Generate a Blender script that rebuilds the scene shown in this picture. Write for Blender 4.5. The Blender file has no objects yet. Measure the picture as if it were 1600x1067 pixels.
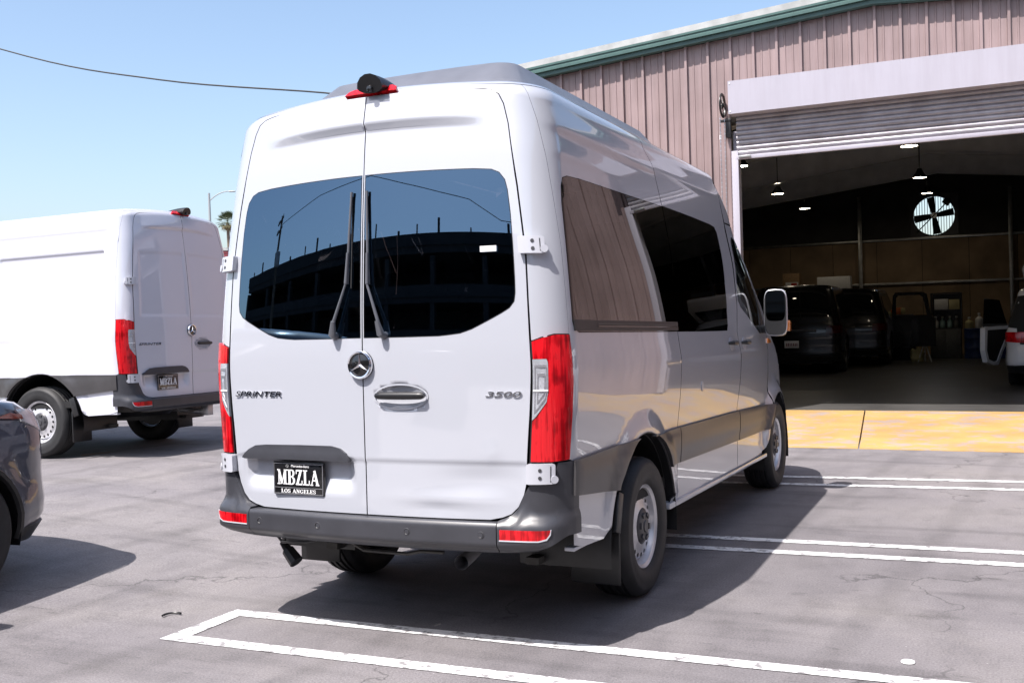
import bpy, bmesh, math, random
import numpy as np
from mathutils import Vector, Matrix, geometry
PI = math.pi
random.seed(7)
sc = bpy.context.scene
COL = sc.collection

# ---------------------------------------------------------------- camera, sky, sun, exposure
def make_camera():
    yaw, pitch, roll = 0.439087743, -0.0210623252, -0.0318424602
    cy, sy, cp, sp = math.cos(yaw), math.sin(yaw), math.cos(pitch), math.sin(pitch)
    F = Vector((-sy*cp, cy*cp, sp)); Rt = Vector((cy, sy, 0)); U = Rt.cross(F)
    c, s = math.cos(roll), math.sin(roll)
    R2 = c*Rt + s*U; U2 = -s*Rt + c*U
    cam = bpy.data.cameras.new('camera'); o = bpy.data.objects.new('camera', cam); COL.objects.link(o)
    m = Matrix((R2, U2, -F)).transposed().to_4x4()
    m.translation = (2.73943, -4.14154, 1.52294)
    o.matrix_world = m
    cam.sensor_width = 36; cam.lens = 1629.92/1600*36; cam.clip_end = 3000; cam.clip_start = .05
    sc.camera = o
make_camera()
SUN = Vector((-.21, -.58, 1.0)).normalized()
world = bpy.data.worlds.new('World'); sc.world = world; world.use_nodes = True
nt = world.node_tree; bgn = nt.nodes['Background']
sky = nt.nodes.new('ShaderNodeTexSky'); sky.sky_type = 'NISHITA'; sky.sun_disc = False
sky.sun_elevation = math.asin(SUN.z); sky.sun_rotation = math.atan2(SUN.x, SUN.y)
sky.air_density = 1.0; sky.dust_density = 2.5; sky.ozone_density = 1.0; sky.altitude = 50
nt.links.new(sky.outputs[0], bgn.inputs[0]); bgn.inputs[1].default_value = 0.145
sl = bpy.data.lights.new('sun', 'SUN'); sl.energy = 5.0; sl.angle = math.radians(.5); sl.color = (1, .945, .915)
so = bpy.data.objects.new('sun', sl); COL.objects.link(so)
so.rotation_euler = SUN.to_track_quat('Z', 'Y').to_euler(); so.location = (-10, -20, 30)
sc.view_settings.view_transform = 'Standard'; sc.view_settings.look = 'None'
sc.view_settings.exposure = 0.75; sc.view_settings.gamma = 1.0; sc.view_settings.use_curve_mapping = False
sc.cycles.max_bounces = 8; sc.cycles.transparent_max_bounces = 12; sc.cycles.sample_clamp_indirect = 6

# ---------------------------------------------------------------- materials
def mat(name, col, rough=.5, metal=0, coat=0, coat_rough=.03, spec=.5, emit=None, estr=0, bump=None, noise=None, nscale=20, trans=0):
    m = bpy.data.materials.new(name); m.use_nodes = True; t = m.node_tree; b = t.nodes['Principled BSDF']
    b.inputs['Base Color'].default_value = (*col, 1); b.inputs['Roughness'].default_value = rough
    b.inputs['Metallic'].default_value = metal; b.inputs['Coat Weight'].default_value = coat
    b.inputs['Coat Roughness'].default_value = coat_rough; b.inputs['Coat IOR'].default_value = 1.75 if 'white_paint' in name else 1.5; b.inputs['Specular IOR Level'].default_value = spec
    if emit: b.inputs['Emission Color'].default_value = (*emit, 1); b.inputs['Emission Strength'].default_value = estr
    if noise or bump:
        tc = t.nodes.new('ShaderNodeTexCoord')
        n = t.nodes.new('ShaderNodeTexNoise'); n.inputs['Scale'].default_value = nscale; n.inputs['Detail'].default_value = 6
        t.links.new(tc.outputs['Object'], n.inputs['Vector'])
        if noise:
            r = t.nodes.new('ShaderNodeValToRGB'); r.color_ramp.elements[0].position = .3; r.color_ramp.elements[1].position = .7
            r.color_ramp.elements[0].color = (*[c*(1-noise) for c in col], 1); r.color_ramp.elements[1].color = (*[min(1, c*(1+noise)) for c in col], 1)
            t.links.new(n.outputs[0], r.inputs[0]); t.links.new(r.outputs[0], b.inputs['Base Color'])
        if bump:
            n2 = t.nodes.new('ShaderNodeTexNoise'); n2.inputs['Scale'].default_value = bump[0]; n2.inputs['Detail'].default_value = 3
            t.links.new(tc.outputs['Object'], n2.inputs['Vector'])
            bp = t.nodes.new('ShaderNodeBump'); bp.inputs['Strength'].default_value = bump[1]; bp.inputs['Distance'].default_value = bump[2]
            t.links.new(n2.outputs[0], bp.inputs['Height']); t.links.new(bp.outputs[0], b.inputs['Normal'])
    return m
def glass_mat(name, tint, refl=1.0, rough=0.0, ior=1.6):
    m = bpy.data.materials.new(name); m.use_nodes = True; t = m.node_tree; t.nodes.clear()
    o = t.nodes.new('ShaderNodeOutputMaterial'); g = t.nodes.new('ShaderNodeBsdfGlossy'); g.inputs['Roughness'].default_value = rough
    g.inputs['Color'].default_value = (refl*(.46 if ior > 2 else 1), refl*(.72 if ior > 2 else 1), refl, 1)
    tr = t.nodes.new('ShaderNodeBsdfTransparent'); tr.inputs['Color'].default_value = (*tint, 1)
    fr = t.nodes.new('ShaderNodeFresnel'); fr.inputs['IOR'].default_value = ior
    mx = t.nodes.new('ShaderNodeMixShader')
    t.links.new(fr.outputs[0], mx.inputs[0]); t.links.new(tr.outputs[0], mx.inputs[1]); t.links.new(g.outputs[0], mx.inputs[2])
    t.links.new(mx.outputs[0], o.inputs[0]); return m
M = {}
M['paint'] = mat('white_paint', (.40, .415, .455), .30, coat=1, coat_rough=.012, bump=(2.2, .012, .02), spec=.5)
M['paint2'] = mat('bright_white_paint', (.56, .57, .63), .30, coat=1, coat_rough=.015, spec=.5)
M['hinge'] = mat('hinge_paint', (.45, .46, .50), .35, coat=.6)
M['clad'] = mat('grey_plastic_cladding', (.050, .048, .050), .34, bump=(900, .15, .0006), noise=.12, nscale=6, spec=.5)
M['bumper'] = mat('grey_plastic_bumper', (.040, .041, .048), .36, bump=(900, .2, .0006), noise=.12, nscale=9)
M['black'] = mat('black_plastic', (.012, .012, .013), .4, noise=.2)
M['blackg'] = mat('gloss_black_plastic', (.01, .01, .011), .12, coat=.5)
M['liner'] = mat('dark_interior_liner', (.010, .010, .011), .8)
M['rubber'] = mat('tyre_rubber', (.016, .016, .017), .62, noise=.35, nscale=9, bump=(60, .25, .004))
M['rim'] = mat('silver_wheel_paint', (.62, .62, .64), .30, metal=.5, noise=.12, nscale=12)
M['rimdark'] = mat('dark_wheel_cap', (.05, .05, .055), .4, noise=.15)
M['mirror'] = mat('mirror_glass', (.32, .36, .36), .02, metal=1)
M['chrome'] = mat('chrome', (.85, .85, .87), .10, metal=1)
M['steel'] = mat('galvanised_steel', (.45, .45, .47), .38, metal=.8, noise=.2, nscale=8)
M['dirty'] = mat('dirty_underbody_metal', (.05, .048, .045), .7, noise=.4, nscale=14)
M['glass'] = glass_mat('privacy_glass', (.10, .10, .105), 1.0, ior=2.6)
M['glasss'] = glass_mat('side_privacy_glass', (.035, .033, .030), .92, ior=1.75)
M['glassc'] = glass_mat('clear_cab_glass', (.40, .45, .44), 1.0)
M['darkglass'] = mat('dark_car_glass', (.006, .007, .008), .03, spec=.6)
M['lensc'] = mat('clear_lamp_lens', (.50, .52, .56), .12, metal=.45, coat=1, noise=.18, nscale=14, bump=(22, .35, .01))

M['amber'] = mat('amber_lens', (.75, .22, .03), .15, coat=1)
M['white'] = mat('white_plastic', (.75, .75, .75), .45, noise=.05)
M['letter'] = mat('white_lettering', (.78, .78, .78), .5)
M['wiper'] = mat('satin_grey_wiper', (.085, .088, .10), .35)
M['seat'] = mat('seat_fabric', (.02, .02, .023), .85, noise=.2, nscale=30)
def red_lens():
    m = mat('red_lamp_lens', (.36, .003, .008), .12, coat=.0); t = m.node_tree; b = t.nodes['Principled BSDF']
    tc = t.nodes.new('ShaderNodeTexCoord'); mp = t.nodes.new('ShaderNodeMapping'); mp.inputs['Scale'].default_value = (70, 70, 4)
    n = t.nodes.new('ShaderNodeTexNoise'); n.inputs['Scale'].default_value = 1; n.inputs['Detail'].default_value = 3
    n2 = t.nodes.new('ShaderNodeTexNoise'); n2.inputs['Scale'].default_value = 11; n2.inputs['Detail'].default_value = 2
    t.links.new(tc.outputs['Object'], mp.inputs[0]); t.links.new(mp.outputs[0], n.inputs['Vector']); t.links.new(tc.outputs['Object'], n2.inputs['Vector'])
    ad = t.nodes.new('ShaderNodeMath'); ad.operation = 'ADD'; t.links.new(n.outputs[0], ad.inputs[0]); t.links.new(n2.outputs[0], ad.inputs[1])
    r = t.nodes.new('ShaderNodeValToRGB'); e = r.color_ramp.elements
    e[0].position = .70; e[0].color = (.20, .001, .003, 1); e[1].position = 1.22; e[1].color = (.58, .008, .014, 1)
    k = e.new(.90); k.color = (.38, .002, .006, 1)
    t.links.new(ad.outputs[0], r.inputs[0]); t.links.new(r.outputs[0], b.inputs['Base Color'])
    b.inputs['Emission Strength'].default_value = 0
    bp = t.nodes.new('ShaderNodeBump'); bp.inputs['Strength'].default_value = .35; bp.inputs['Distance'].default_value = .01
    t.links.new(n.outputs[0], bp.inputs['Height']); t.links.new(bp.outputs[0], b.inputs['Normal'])
    return m
M['red'] = red_lens()
M['redrib'] = mat('bright_red_lamp_rib', (.55, .012, .018), .15)

# ---------------------------------------------------------------- mesh helpers
class MB:
    def __init__(s): s.v = []; s.f = []; s.n = []; s.m = []
    def add(s, vs, fs, ns=None, mi=0):
        k = len(s.v); s.v += [tuple(v) for v in vs]; s.f += [tuple(i+k for i in f) for f in fs]
        s.n += (list(ns) if ns is not None else [None]*len(vs)); s.m += [mi]*len(fs); return s
    def box(s, c, d, rz=0, taper=None, rot=None, mi=0):
        x, y, z = d[0]/2, d[1]/2, d[2]/2; tx = taper or (1, 1)
        vs = [Vector((sx*x*(tx[0] if sz > 0 else 1), sy*y*(tx[1] if sz > 0 else 1), sz*z)) for sz in (-1, 1) for sy in (-1, 1) for sx in (-1, 1)]
        R = rot or Matrix.Rotation(rz, 3, 'Z'); vs = [R @ v + Vector(c) for v in vs]
        return s.add(vs, [(0, 2, 3, 1), (4, 5, 7, 6), (0, 1, 5, 4), (2, 6, 7, 3), (0, 4, 6, 2), (1, 3, 7, 5)], mi=mi)
    def tube(s, pts, r, n=8, caps=True, mi=0):
        pts = [Vector(p) for p in pts]; rr = r if isinstance(r, (list, tuple)) else [r]*len(pts); vs = []; fs = []
        prev = None
        for i, p in enumerate(pts):
            t = ((pts[i+1] if i+1 < len(pts) else p) - (pts[i-1] if i else p)).normalized()
            if prev is None: u = t.orthogonal().normalized()
            else:
                u = (prev - t*prev.dot(t)); u = u.normalized() if u.length > 1e-6 else t.orthogonal().normalized()
            prev = u; w = t.cross(u)
            vs += [p + (u*math.cos(a) + w*math.sin(a))*rr[i] for a in [2*PI*k/n for k in range(n)]]
        for i in range(len(pts)-1):
            for k in range(n): a = i*n+k; b = i*n+(k+1) % n; fs.append((a, b, b+n, a+n))
        if caps: fs.append(tuple(reversed(range(n)))); fs.append(tuple(range((len(pts)-1)*n, len(pts)*n)))
        return s.add(vs, fs, mi=mi)
    def lathe(s, prof, n=32, axis='X', c=(0, 0, 0), close=False, mi=0):
        """prof: list of (radius, along)"""
        vs = []; fs = []; c = Vector(c)
        for r, h in prof:
            for k in range(n):
                a = 2*PI*k/n; q = (r*math.cos(a), r*math.sin(a))
                vs.append(c + (Vector((h, q[0], q[1])) if axis == 'X' else Vector((q[0], h, q[1])) if axis == 'Y' else Vector((q[0], q[1], h))))
        m = len(prof)
        for i in range(m if close else m-1):
            for k in range(n):
                a = i*n+k; b = i*n+(k+1) % n; j = ((i+1) % m)*n
                f = (a, b, j+(k+1) % n, j+k); fs.append(f if axis == 'X' or axis == 'Z' else f[::-1])
        return s.add(vs, fs, mi=mi)
    def prism(s, poly, d, origin=(0, 0, 0), ux=(1, 0, 0), uy=(0, 0, 1), mi=0):
        """extrude 2D polygon by vector d; poly in ux,uy plane"""
        ux, uy, d, o = Vector(ux), Vector(uy), Vector(d), Vector(origin); n = len(poly)
        a = [o + ux*p[0] + uy*p[1] for p in poly]; b = [v + d for v in a]
        if n > 4:
            tri = geometry.tessellate_polygon([[Vector((p[0], p[1], 0)) for p in poly]])
        else: tri = [tuple(range(n))]
        fs = [tuple(t) for t in tri] + [tuple(reversed([i+n for i in t])) for t in tri]
        fs += [(i, i+n, (i+1) % n+n, (i+1) % n) for i in range(n)]
        k = len(s.v); s.add(a+b, fs, mi=mi); return s
    def build(s, name, m, parent=None, smooth=False, angle=35, bevel=0, bseg=2, loc=None):
        assert not s.f or max(map(max, s.f)) < len(s.v), name
        me = bpy.data.meshes.new(name); me.from_pydata(s.v, [], s.f)
        ms = m if isinstance(m, (list, tuple)) else [m]
        for x in ms: me.materials.append(x)
        if len(ms) > 1: me.polygons.foreach_set('material_index', s.m)
        hasn = any(n is not None for n in s.n)
        if not hasn:
            bm = bmesh.new(); bm.from_mesh(me)
            if bevel:
                bmesh.ops.remove_doubles(bm, verts=bm.verts, dist=1e-5)
                es = [e for e in bm.edges if len(e.link_faces) == 2 and e.calc_face_angle(0) > .6]
                if es: bmesh.ops.bevel(bm, geom=es, offset=bevel, segments=bseg, affect='EDGES', profile=.5, clamp_overlap=True)
            bmesh.ops.recalc_face_normals(bm, faces=bm.faces)
            for f in bm.faces: f.smooth = smooth or bool(bevel)
            if smooth or bevel:
                for e in bm.edges:
                    if len(e.link_faces) == 2 and e.calc_face_angle(0) > math.radians(24 if bevel and not smooth else angle): e.smooth = False
            bm.to_mesh(me); bm.free()
        else:
            for p in me.polygons: p.use_smooth = True
            me.normals_split_custom_set_from_vertices([n if n is not None else (0, 0, 1) for n in s.n])
        o = bpy.data.objects.new(name, me); COL.objects.link(o)
        if parent: o.parent = parent
        if loc: o.location = loc
        return o
def tag(o, label=None, cat=None, group=None, kind=None):
    if label: o['label'] = label
    if cat: o['category'] = cat
    if group: o['group'] = group
    if kind: o['kind'] = kind
    return o
def empty(name, loc=(0, 0, 0), rot=(0, 0, 0)):
    o = bpy.data.objects.new(name, None); COL.objects.link(o); o.location = loc; o.rotation_euler = rot; o.empty_display_size = .3
    return o
def copy_tree(o, parent=None, label=None):
    c = o.copy(); COL.objects.link(c)
    if parent: c.parent = parent
    if label: c['label'] = label
    for ch in list(o.children): copy_tree(ch, c)
    return c
def sst(x, a, b):
    t = min(1, max(0, (x-a)/(b-a))); return t*t*(3-2*t)

# ---------------------------------------------------------------- generic vehicle shell: plan outlines stacked by height
def spl(xs, ys):
    n = len(xs); d = [(ys[i+1]-ys[i])/(xs[i+1]-xs[i]) for i in range(n-1)]
    m = [d[0]]+[(0 if d[i-1]*d[i] <= 0 else 2*d[i-1]*d[i]/(d[i-1]+d[i])) for i in range(1, n-1)]+[d[-1]]
    def f(x):
        if x <= xs[0]: return ys[0]
        if x >= xs[-1]: return ys[-1]
        i = 0
        while x > xs[i+1]: i += 1
        h = xs[i+1]-xs[i]; t = (x-xs[i])/h
        return ((1+2*t)*(1-t)**2*ys[i]+t*(1-t)**2*h*m[i]+t*t*(3-2*t)*ys[i+1]+t*t*(t-1)*h*m[i+1])
    return f
SB = [0, 1, 2, 3, 4, 5]
class Shell:
    def __init__(s, fW, fY, fF, VT, VE, RI, RZ, r=.135, th0=.14, rfx=.42, rfy=.55, fc=.10, crown=.055, cv=(1.5, 2.5), UB=(0, .85, 1.05, 5.35, 6.05, 6.45), taper=(3.6, .05), cw=.9):
        s.__dict__.update(locals()); s.cache = {}
    def lev(s, v):
        k = round(v, 5)
        if k not in s.cache:
            if v <= s.VT: z, ins = v, 0.
            else:
                th = min(1, (v-s.VT)/(s.VE-s.VT))*PI/2; z, ins = s.VT+s.RZ*math.sin(th), s.RI*(1-math.cos(th))
            s.cache[k] = (z, ins, s.fW(min(v, s.VT))-ins, s.fY(min(v, s.VT+.07))+ins*.9, s.fF(min(v, s.VT))-ins)
        return s.cache[k]
    def __call__(s, sp, v):
        z, ins, W, y0, yf = s.lev(v); r = s.r; st = math.sin(s.th0)
        xs = W-r*(1-st); a = abs(sp); sg = -1 if sp < 0 else 1; k = .5*math.tan(s.th0)/xs
        ys = y0+k*xs*xs; yc = ys+r*math.cos(s.th0); yb = yf-s.rfy-s.fc; Wf = W-s.taper[1]
        if a <= 1: x = a*xs; y = y0+k*x*x
        elif a <= 2:
            th = s.th0+(a-1)*(PI/2-s.th0); x = xs+r*(math.sin(th)-st); y = ys+r*(math.cos(s.th0)-math.cos(th))
        elif a <= 3:
            y = yc+(a-2)*(yb-yc); y3 = s.taper[0]; x = W-(max(0, (y-y3)/max(.01, yb-y3))**2*(W-Wf) if y > y3 else 0)
        elif a <= 4:
            th = (a-3)*PI/2; x = Wf-s.rfx*(1-math.cos(th)); y = yb+s.rfy*math.sin(th)
        else:
            xe = Wf-s.rfx; x = xe*max(0, 5-a); y = yf-s.fc*(x/xe)**2
        z += s.crown*min(1, max(0, (v-s.cv[0])/(s.cv[1]-s.cv[0])))*(1-min(1, (x/s.cw)**2))
        return sg*x, y, z
    def U2s(s, U):
        a = abs(U); B = s.UB
        for i in range(5):
            if a <= B[i+1] or i == 4: t = i+(a-B[i])/(B[i+1]-B[i]); return -t if U < 0 else t
    def s2U(s, q):
        a = min(4.999, abs(q)); i = int(a); u = s.UB[i]+(abs(q)-i)*(s.UB[i+1]-s.UB[i]); return -u if q < 0 else u
    def P(s, U, v): return np.array(s(s.U2s(U), v))
    def yU(s, y, v):
        lo, hi = 1., 4.
        for _ in range(26):
            m = (lo+hi)/2
            if s(m, v)[1] < y: lo = m
            else: hi = m
        return s.s2U((lo+hi)/2)
    rmap = None
    def q(s, a):
        if s.rmap and abs(a) < 2: a = math.copysign(float(np.interp(abs(a), s.rmap[0], s.rmap[1])), a)
        return s.s2U(a)
    def rs(s, pts): return [(s.q(a), b) for a, b in pts]       # rear features given as (s, v)
    def sd(s, pts): return [(s.yU(a, b), b) for a, b in pts]     # side features given as (y, v)
    def N(s, U, v, h=.004):
        e = min(v+h, s.VE); d1 = s.P(U+h, v)-s.P(U-h, v); d2 = s.P(U, e)-s.P(U, v-h); n = np.cross(d1, d2); return n/(np.linalg.norm(n)+1e-12)
    def D(s, U, v, off, disp):
        o = off+(disp(U, v) if disp else 0)
        p = s.P(U, v)
        return p+s.N(U, v)*o if o else p
    def DN(s, U, v, off, disp, h=.006):
        n = np.cross(s.D(U+h, v, off, disp)-s.D(U-h, v, off, disp), s.D(U, min(v+h, s.VE), off, disp)-s.D(U, v-h, off, disp))
        return n/(np.linalg.norm(n)+1e-12)
def densify(poly, h):
    out = []
    for i, p in enumerate(poly):
        q = poly[(i+1) % len(poly)]; L = math.hypot(q[0]-p[0], q[1]-p[1]); n = max(1, int(math.ceil(L/h)))
        out += [(p[0]+(q[0]-p[0])*k/n, p[1]+(q[1]-p[1])*k/n) for k in range(n)]
    return out
def inpoly(pts, poly):
    x, y = pts[:, 0], pts[:, 1]; r = np.zeros(len(pts), bool); n = len(poly)
    for i in range(n):
        x1, y1 = poly[i]; x2, y2 = poly[(i+1) % n]
        if y1 == y2: continue
        c = ((y1 > y) != (y2 > y)) & (x < (x2-x1)*(y-y1)/(y2-y1)+x1); r ^= c
    return r
def rnd(poly, r, n=4, idx=None):
    """round the corners of a 2D polygon"""
    out = []; m = len(poly)
    for i, p in enumerate(poly):
        if idx is not None and i not in idx: out.append(p); continue
        a = Vector(poly[i-1]); b = Vector(p); c = Vector(poly[(i+1) % m]); rr = min(r, (a-b).length*.45, (c-b).length*.45)
        q0 = b+(a-b).normalized()*rr; q1 = b+(c-b).normalized()*rr
        for k in range(n+1):
            t = k/n; out.append(tuple(q0*(1-t)**2+b*2*t*(1-t)+q1*t*t))
    return out
def triangulate(outer, holes, step, gx=None):
    o = densify(outer, step); hs = [densify(h, step) for h in holes]
    A = np.array(o); x0, y0 = A.min(0); x1, y1 = A.max(0)
    X, Y = np.meshgrid(np.arange(x0+step*.5, x1, step), np.arange(y0+step*.5, y1, step)); X = X.copy(); X[::2] += step*.5*0
    g = np.stack([X.ravel(), Y.ravel()], 1); k = inpoly(g, o)
    for h in hs: k &= ~inpoly(g, h)
    g = g[k]; bd = np.array(o+[p for h in hs for p in h])
    if len(g):
        keep = np.ones(len(g), bool)
        for i in range(0, len(g), 400):
            d = ((g[i:i+400, None]-bd[None])**2).sum(2).min(1); keep[i:i+400] = d > (step*.45)**2
        g = g[keep]
    vs = [Vector(p) for p in o]; loops = [list(range(len(o)))]; 
    for h in hs: loops.append(list(range(len(vs), len(vs)+len(h)))); vs += [Vector(p) for p in h]
    es = [(l[i], l[(i+1) % len(l)]) for l in loops for i in range(len(l))]
    vs += [Vector(p) for p in g]
    r = geometry.delaunay_2d_cdt(vs, es, [], 0, 1e-6)
    V = np.array([tuple(v) for v in r[0]]); T = [tuple(f) for f in r[2]]
    c = np.array([V[list(t)].mean(0) for t in T]); k = inpoly(c, o)
    for h in hs: k &= ~inpoly(c, h)
    T = [t for t, q in zip(T, k) if q]
    # boundary loops from triangles
    cnt = {}
    for t in T:
        for i in range(3):
            e = (t[i], t[(i+1) % 3]); cnt[e] = cnt.get(e, 0)+1
    bnd = [e for e in cnt if (e[1], e[0]) not in cnt]
    return V, T, bnd
def panel(S, name, outer, holes=(), step=.04, m=None, parent=None, off=0., thick=.010, disp=None, mb=None, build=True):
    V, T, bnd = triangulate(outer, holes, step)
    mb = mb or MB(); P = [S.D(u, v, off, disp) for u, v in V]; Nn = [S.DN(u, v, off, disp) for u, v in V]
    fl = [np.cross(P[t[1]]-P[t[0]], P[t[2]]-P[t[0]]).dot(Nn[t[0]]) < 0 for t in T]; flip = sum(fl) > len(fl)/2
    mb.add(P, [t[::-1] if q else t for t, q in zip(T, fl)], [tuple(n) for n in Nn])
    if thick:
        vs = []; ns = []; fs = []
        for a, b in bnd:
            tg = P[b]-P[a]; L = np.linalg.norm(tg)
            if L < 1e-9: continue
            n = np.cross(tg/L, Nn[a]); n = n*(-1 if flip else 1); k = len(vs)
            vs += [P[a], P[b], P[b]-Nn[b]*thick, P[a]-Nn[a]*thick]; ns += [tuple(n)]*4
            fs.append((k, k+3, k+2, k+1) if not flip else (k, k+1, k+2, k+3))
        mb.add(vs, fs, ns, mi=1 if m in (M['paint'], M['paint2']) else 0)
    return mb.build(name, [m, M['liner']] if m in (M['paint'], M['paint2']) else m, parent) if build else mb
def text(name, s, size, m, parent, loc, rot, depth=.003, shear=0, sx=1, align='CENTER', bold=0):
    cu = bpy.data.curves.new(name, 'FONT'); cu.body = s; cu.size = size; cu.extrude = depth/2; cu.align_x = align; cu.align_y = 'CENTER'; cu.shear = shear; cu.offset = bold
    cu.resolution_u = 3
    o = bpy.data.objects.new(name, cu); COL.objects.link(o); me = bpy.data.meshes.new_from_object(o.evaluated_get(bpy.context.evaluated_depsgraph_get()))
    bpy.data.objects.remove(o); me.name = name; me.materials.clear(); me.materials.append(m)
    for v in me.vertices: v.co.x *= sx
    o = bpy.data.objects.new(name, me); COL.objects.link(o); o.parent = parent; o.location = loc; o.rotation_euler = rot
    return o
def tube_obj(name, pts, r, m, parent=None, n=8): return MB().tube(pts, r, n).build(name, m, parent, smooth=True)
# ---------------------------------------------------------------- wheels
def rim_disc(S=None):
    """stamped steel disc with ventilation holes, radius .205, facing +X"""
    out = [(.196*math.cos(2*PI*k/64), .196*math.sin(2*PI*k/64)) for k in range(64)]
    holes = []
    for k in range(18):
        a = 2*PI*k/18; c = (.158*math.cos(a), .158*math.sin(a))
        holes.append([(c[0]+.0155*math.cos(t+a)*.8, c[1]+.0155*math.sin(t+a)) for t in [2*PI*j/8 for j in range(8)]])
    V, T, b = triangulate(out, holes, .022)
    def h(r): return -.030+.040*sst(r, .20, .165)+0*r if r > .14 else .010+.012*sst(r, .14, .10)
    mb = MB(); pts = [(h(math.hypot(*p)), p[0], p[1]) for p in V]
    mb.add(pts, T)
    return mb
def wheel_meshes():
    W = {}
    R, w = .378, .1225
    prof = [(.222, -.095), (.235, -.112), (.30, -.128), (.345, -.122), (.366, -.104)]
    for g in (-.062, -.022, .022, .062): prof += [(R-.001, g-.012), (R-.012, g-.007), (R-.012, g+.005), (R-.001, g+.010)]
    prof += [(.366, .104), (.345, .122), (.335, .126), (.325, .124), (.30, .129), (.262, .124), (.24, .114), (.222, .095)]
    W['tyre'] = MB().lathe(prof, 56)
    W['rim'] = MB().lathe([(.21, -.09), (.200, -.06), (.188, 0), (.192, .05), (.204, .075), (.207, .092), (.219, .098), (.224, .103), (.227, .100), (.224, .090)], 48)
    W['disc'] = rim_disc()
    W['barrel'] = MB().lathe([(.0, -.05), (.19, -.05)], 32)
    cap = MB().lathe([(.0, .042), (.03, .042), (.034, .036), (.05, .034), (.080, .028), (.098, .018), (.104, .004)], 36)
    for k in range(6):
        a = 2*PI*k/6
        cap.box((.033, .066*math.cos(a), .066*math.sin(a)), (.014, .020, .034), rot=Matrix.Rotation(a, 3, 'X'))
    W['cap'] = cap
    return W
WM = wheel_meshes(); WO = {}
def add_wheel(root, x, y, z, side, scale=1.0, front=False, dark=False):
    """side +1: outer face towards +X"""
    def mk(nm, key, m, par, smooth=True, loc=(0, 0, 0), ang=40):
        if (key, m.name) not in WO:
            o = MB(); o.v = WM[key].v; o.f = WM[key].f; o.n = WM[key].n; o.m = WM[key].m
            ob = o.build(nm, m, par, smooth=smooth, angle=ang); WO[(key, m.name)] = ob.data
        else:
            ob = bpy.data.objects.new(nm, WO[(key, m.name)]); COL.objects.link(ob); ob.parent = par
        ob.location = loc; return ob
    w = empty('wheel', (x, y, z)); w.parent = root; w.rotation_euler = (random.uniform(0, 6), 0, 0 if side > 0 else PI); w.scale = (scale,)*3
    mk('tyre', 'tyre', M['rubber'], w); mk('rim', 'rim', M['rim'] if not dark else M['steel'], w); mk('rim_disc', 'disc', M['rim'] if not dark else M['steel'], w, loc=(.066, 0, 0))
    mk('inner_barrel', 'barrel', M['black'], w); mk('wheel_cap', 'cap', M['rimdark'], w, loc=(.070, 0, 0))
    return w
# ---------------------------------------------------------------- high-roof van
vanS = Shell(spl([.3, .6, .85, 1.0, 1.15, 1.30, 1.46, 1.8, 2.18, 2.4, 2.53], [.972, .974, .978, .986, .996, 1.001, .992, .966, .925, .897, .878]),
             spl([.3, .9, 1.36, 1.48, 1.85, 2.26, 2.46, 2.60], [-.002, -.004, -.008, -.006, .012, .046, .074, .092]),
             spl([.3, .55, .8, 1.0, 1.24, 1.44, 1.66, 1.75, 1.95, 2.16, 2.35, 2.45, 2.53], [5.85, 5.93, 5.92, 5.86, 5.70, 5.42, 5.18, 5.05, 4.80, 4.48, 4.22, 4.08, 3.92]),
             2.53, 2.68, .11, .085, r=.185)
S = vanS
def corner_map(r_old, r_new, W=.985):
    """features were measured on a tighter rear corner: carry them over to the rounder one"""
    def c(r_, a):
        st = math.sin(.14); xs = W-r_*(1-st); k = .5*math.tan(.14)/xs
        if a <= 1: x = a*xs; y = k*x*x
        else: th = .14+(a-1)*(PI/2-.14); x = xs+r_*(math.sin(th)-st); y = k*xs*xs+r_*(math.cos(.14)-math.cos(th))
        return .92*x+.39*y
    A = np.linspace(0, 2, 201); co = [c(r_old, a) for a in A]; cn = [c(r_new, a) for a in A]
    m = np.interp(co, cn, A); return list(A), list(m)
vanS.rmap = corner_map(.135, .185)
XS = .829
def mir(p): return [(-a, b) for a, b in p]
SEAM = [(.946, .80), (.952, 1.1), (.959, 1.349), (.966, 1.6), (.973, 1.807), (.961, 2.117), (.942, 2.40), (.925, 2.49), (.90, 2.535), (.86, 2.558), (.80, 2.566)]
DBOT = [(0, .621), (.45, .6205), (.74, .622), (.81, .634), (.86, .651), (.90, .685), (.93, .74)]
def door_outline(): return S.rs(DBOT+SEAM+[(.4, 2.566), (0, 2.562)])
def off_poly(poly, d):
    """shrink polygon slightly (towards centroid direction per vertex normal)"""
    n = len(poly); A = sum(poly[i][0]*poly[(i+1) % n][1]-poly[(i+1) % n][0]*poly[i][1] for i in range(n)); sg = 1 if A > 0 else -1
    out = []
    for i in range(n):
        p0, p1, p2 = Vector(poly[i-1]), Vector(poly[i]), Vector(poly[(i+1) % n])
        e1 = (p1-p0).normalized(); e2 = (p2-p1).normalized(); n1 = Vector((-e1.y, e1.x))*sg; n2 = Vector((-e2.y, e2.x))*sg
        b = (n1+n2); b = b/max(.5, b.length_squared/2*1.0) if b.length > 1e-6 else n1
        out.append(tuple(p1+b*d*1.0))
    return out
WINR = [(.011, 1.458), (.25, 1.457), (.46, 1.458), (.52, 1.462), (.585, 1.468), (.65, 1.485), (.745, 1.522), (.82, 1.553), (.865, 1.575), (.893, 1.603), (.902, 1.64), (.905, 1.70), (.9085, 1.85), (.910, 2.0), (.905, 2.10), (.895, 2.145), (.865, 2.178), (.82, 2.192), (.711, 2.196), (.35, 2.195), (.011, 2.194)]
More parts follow.
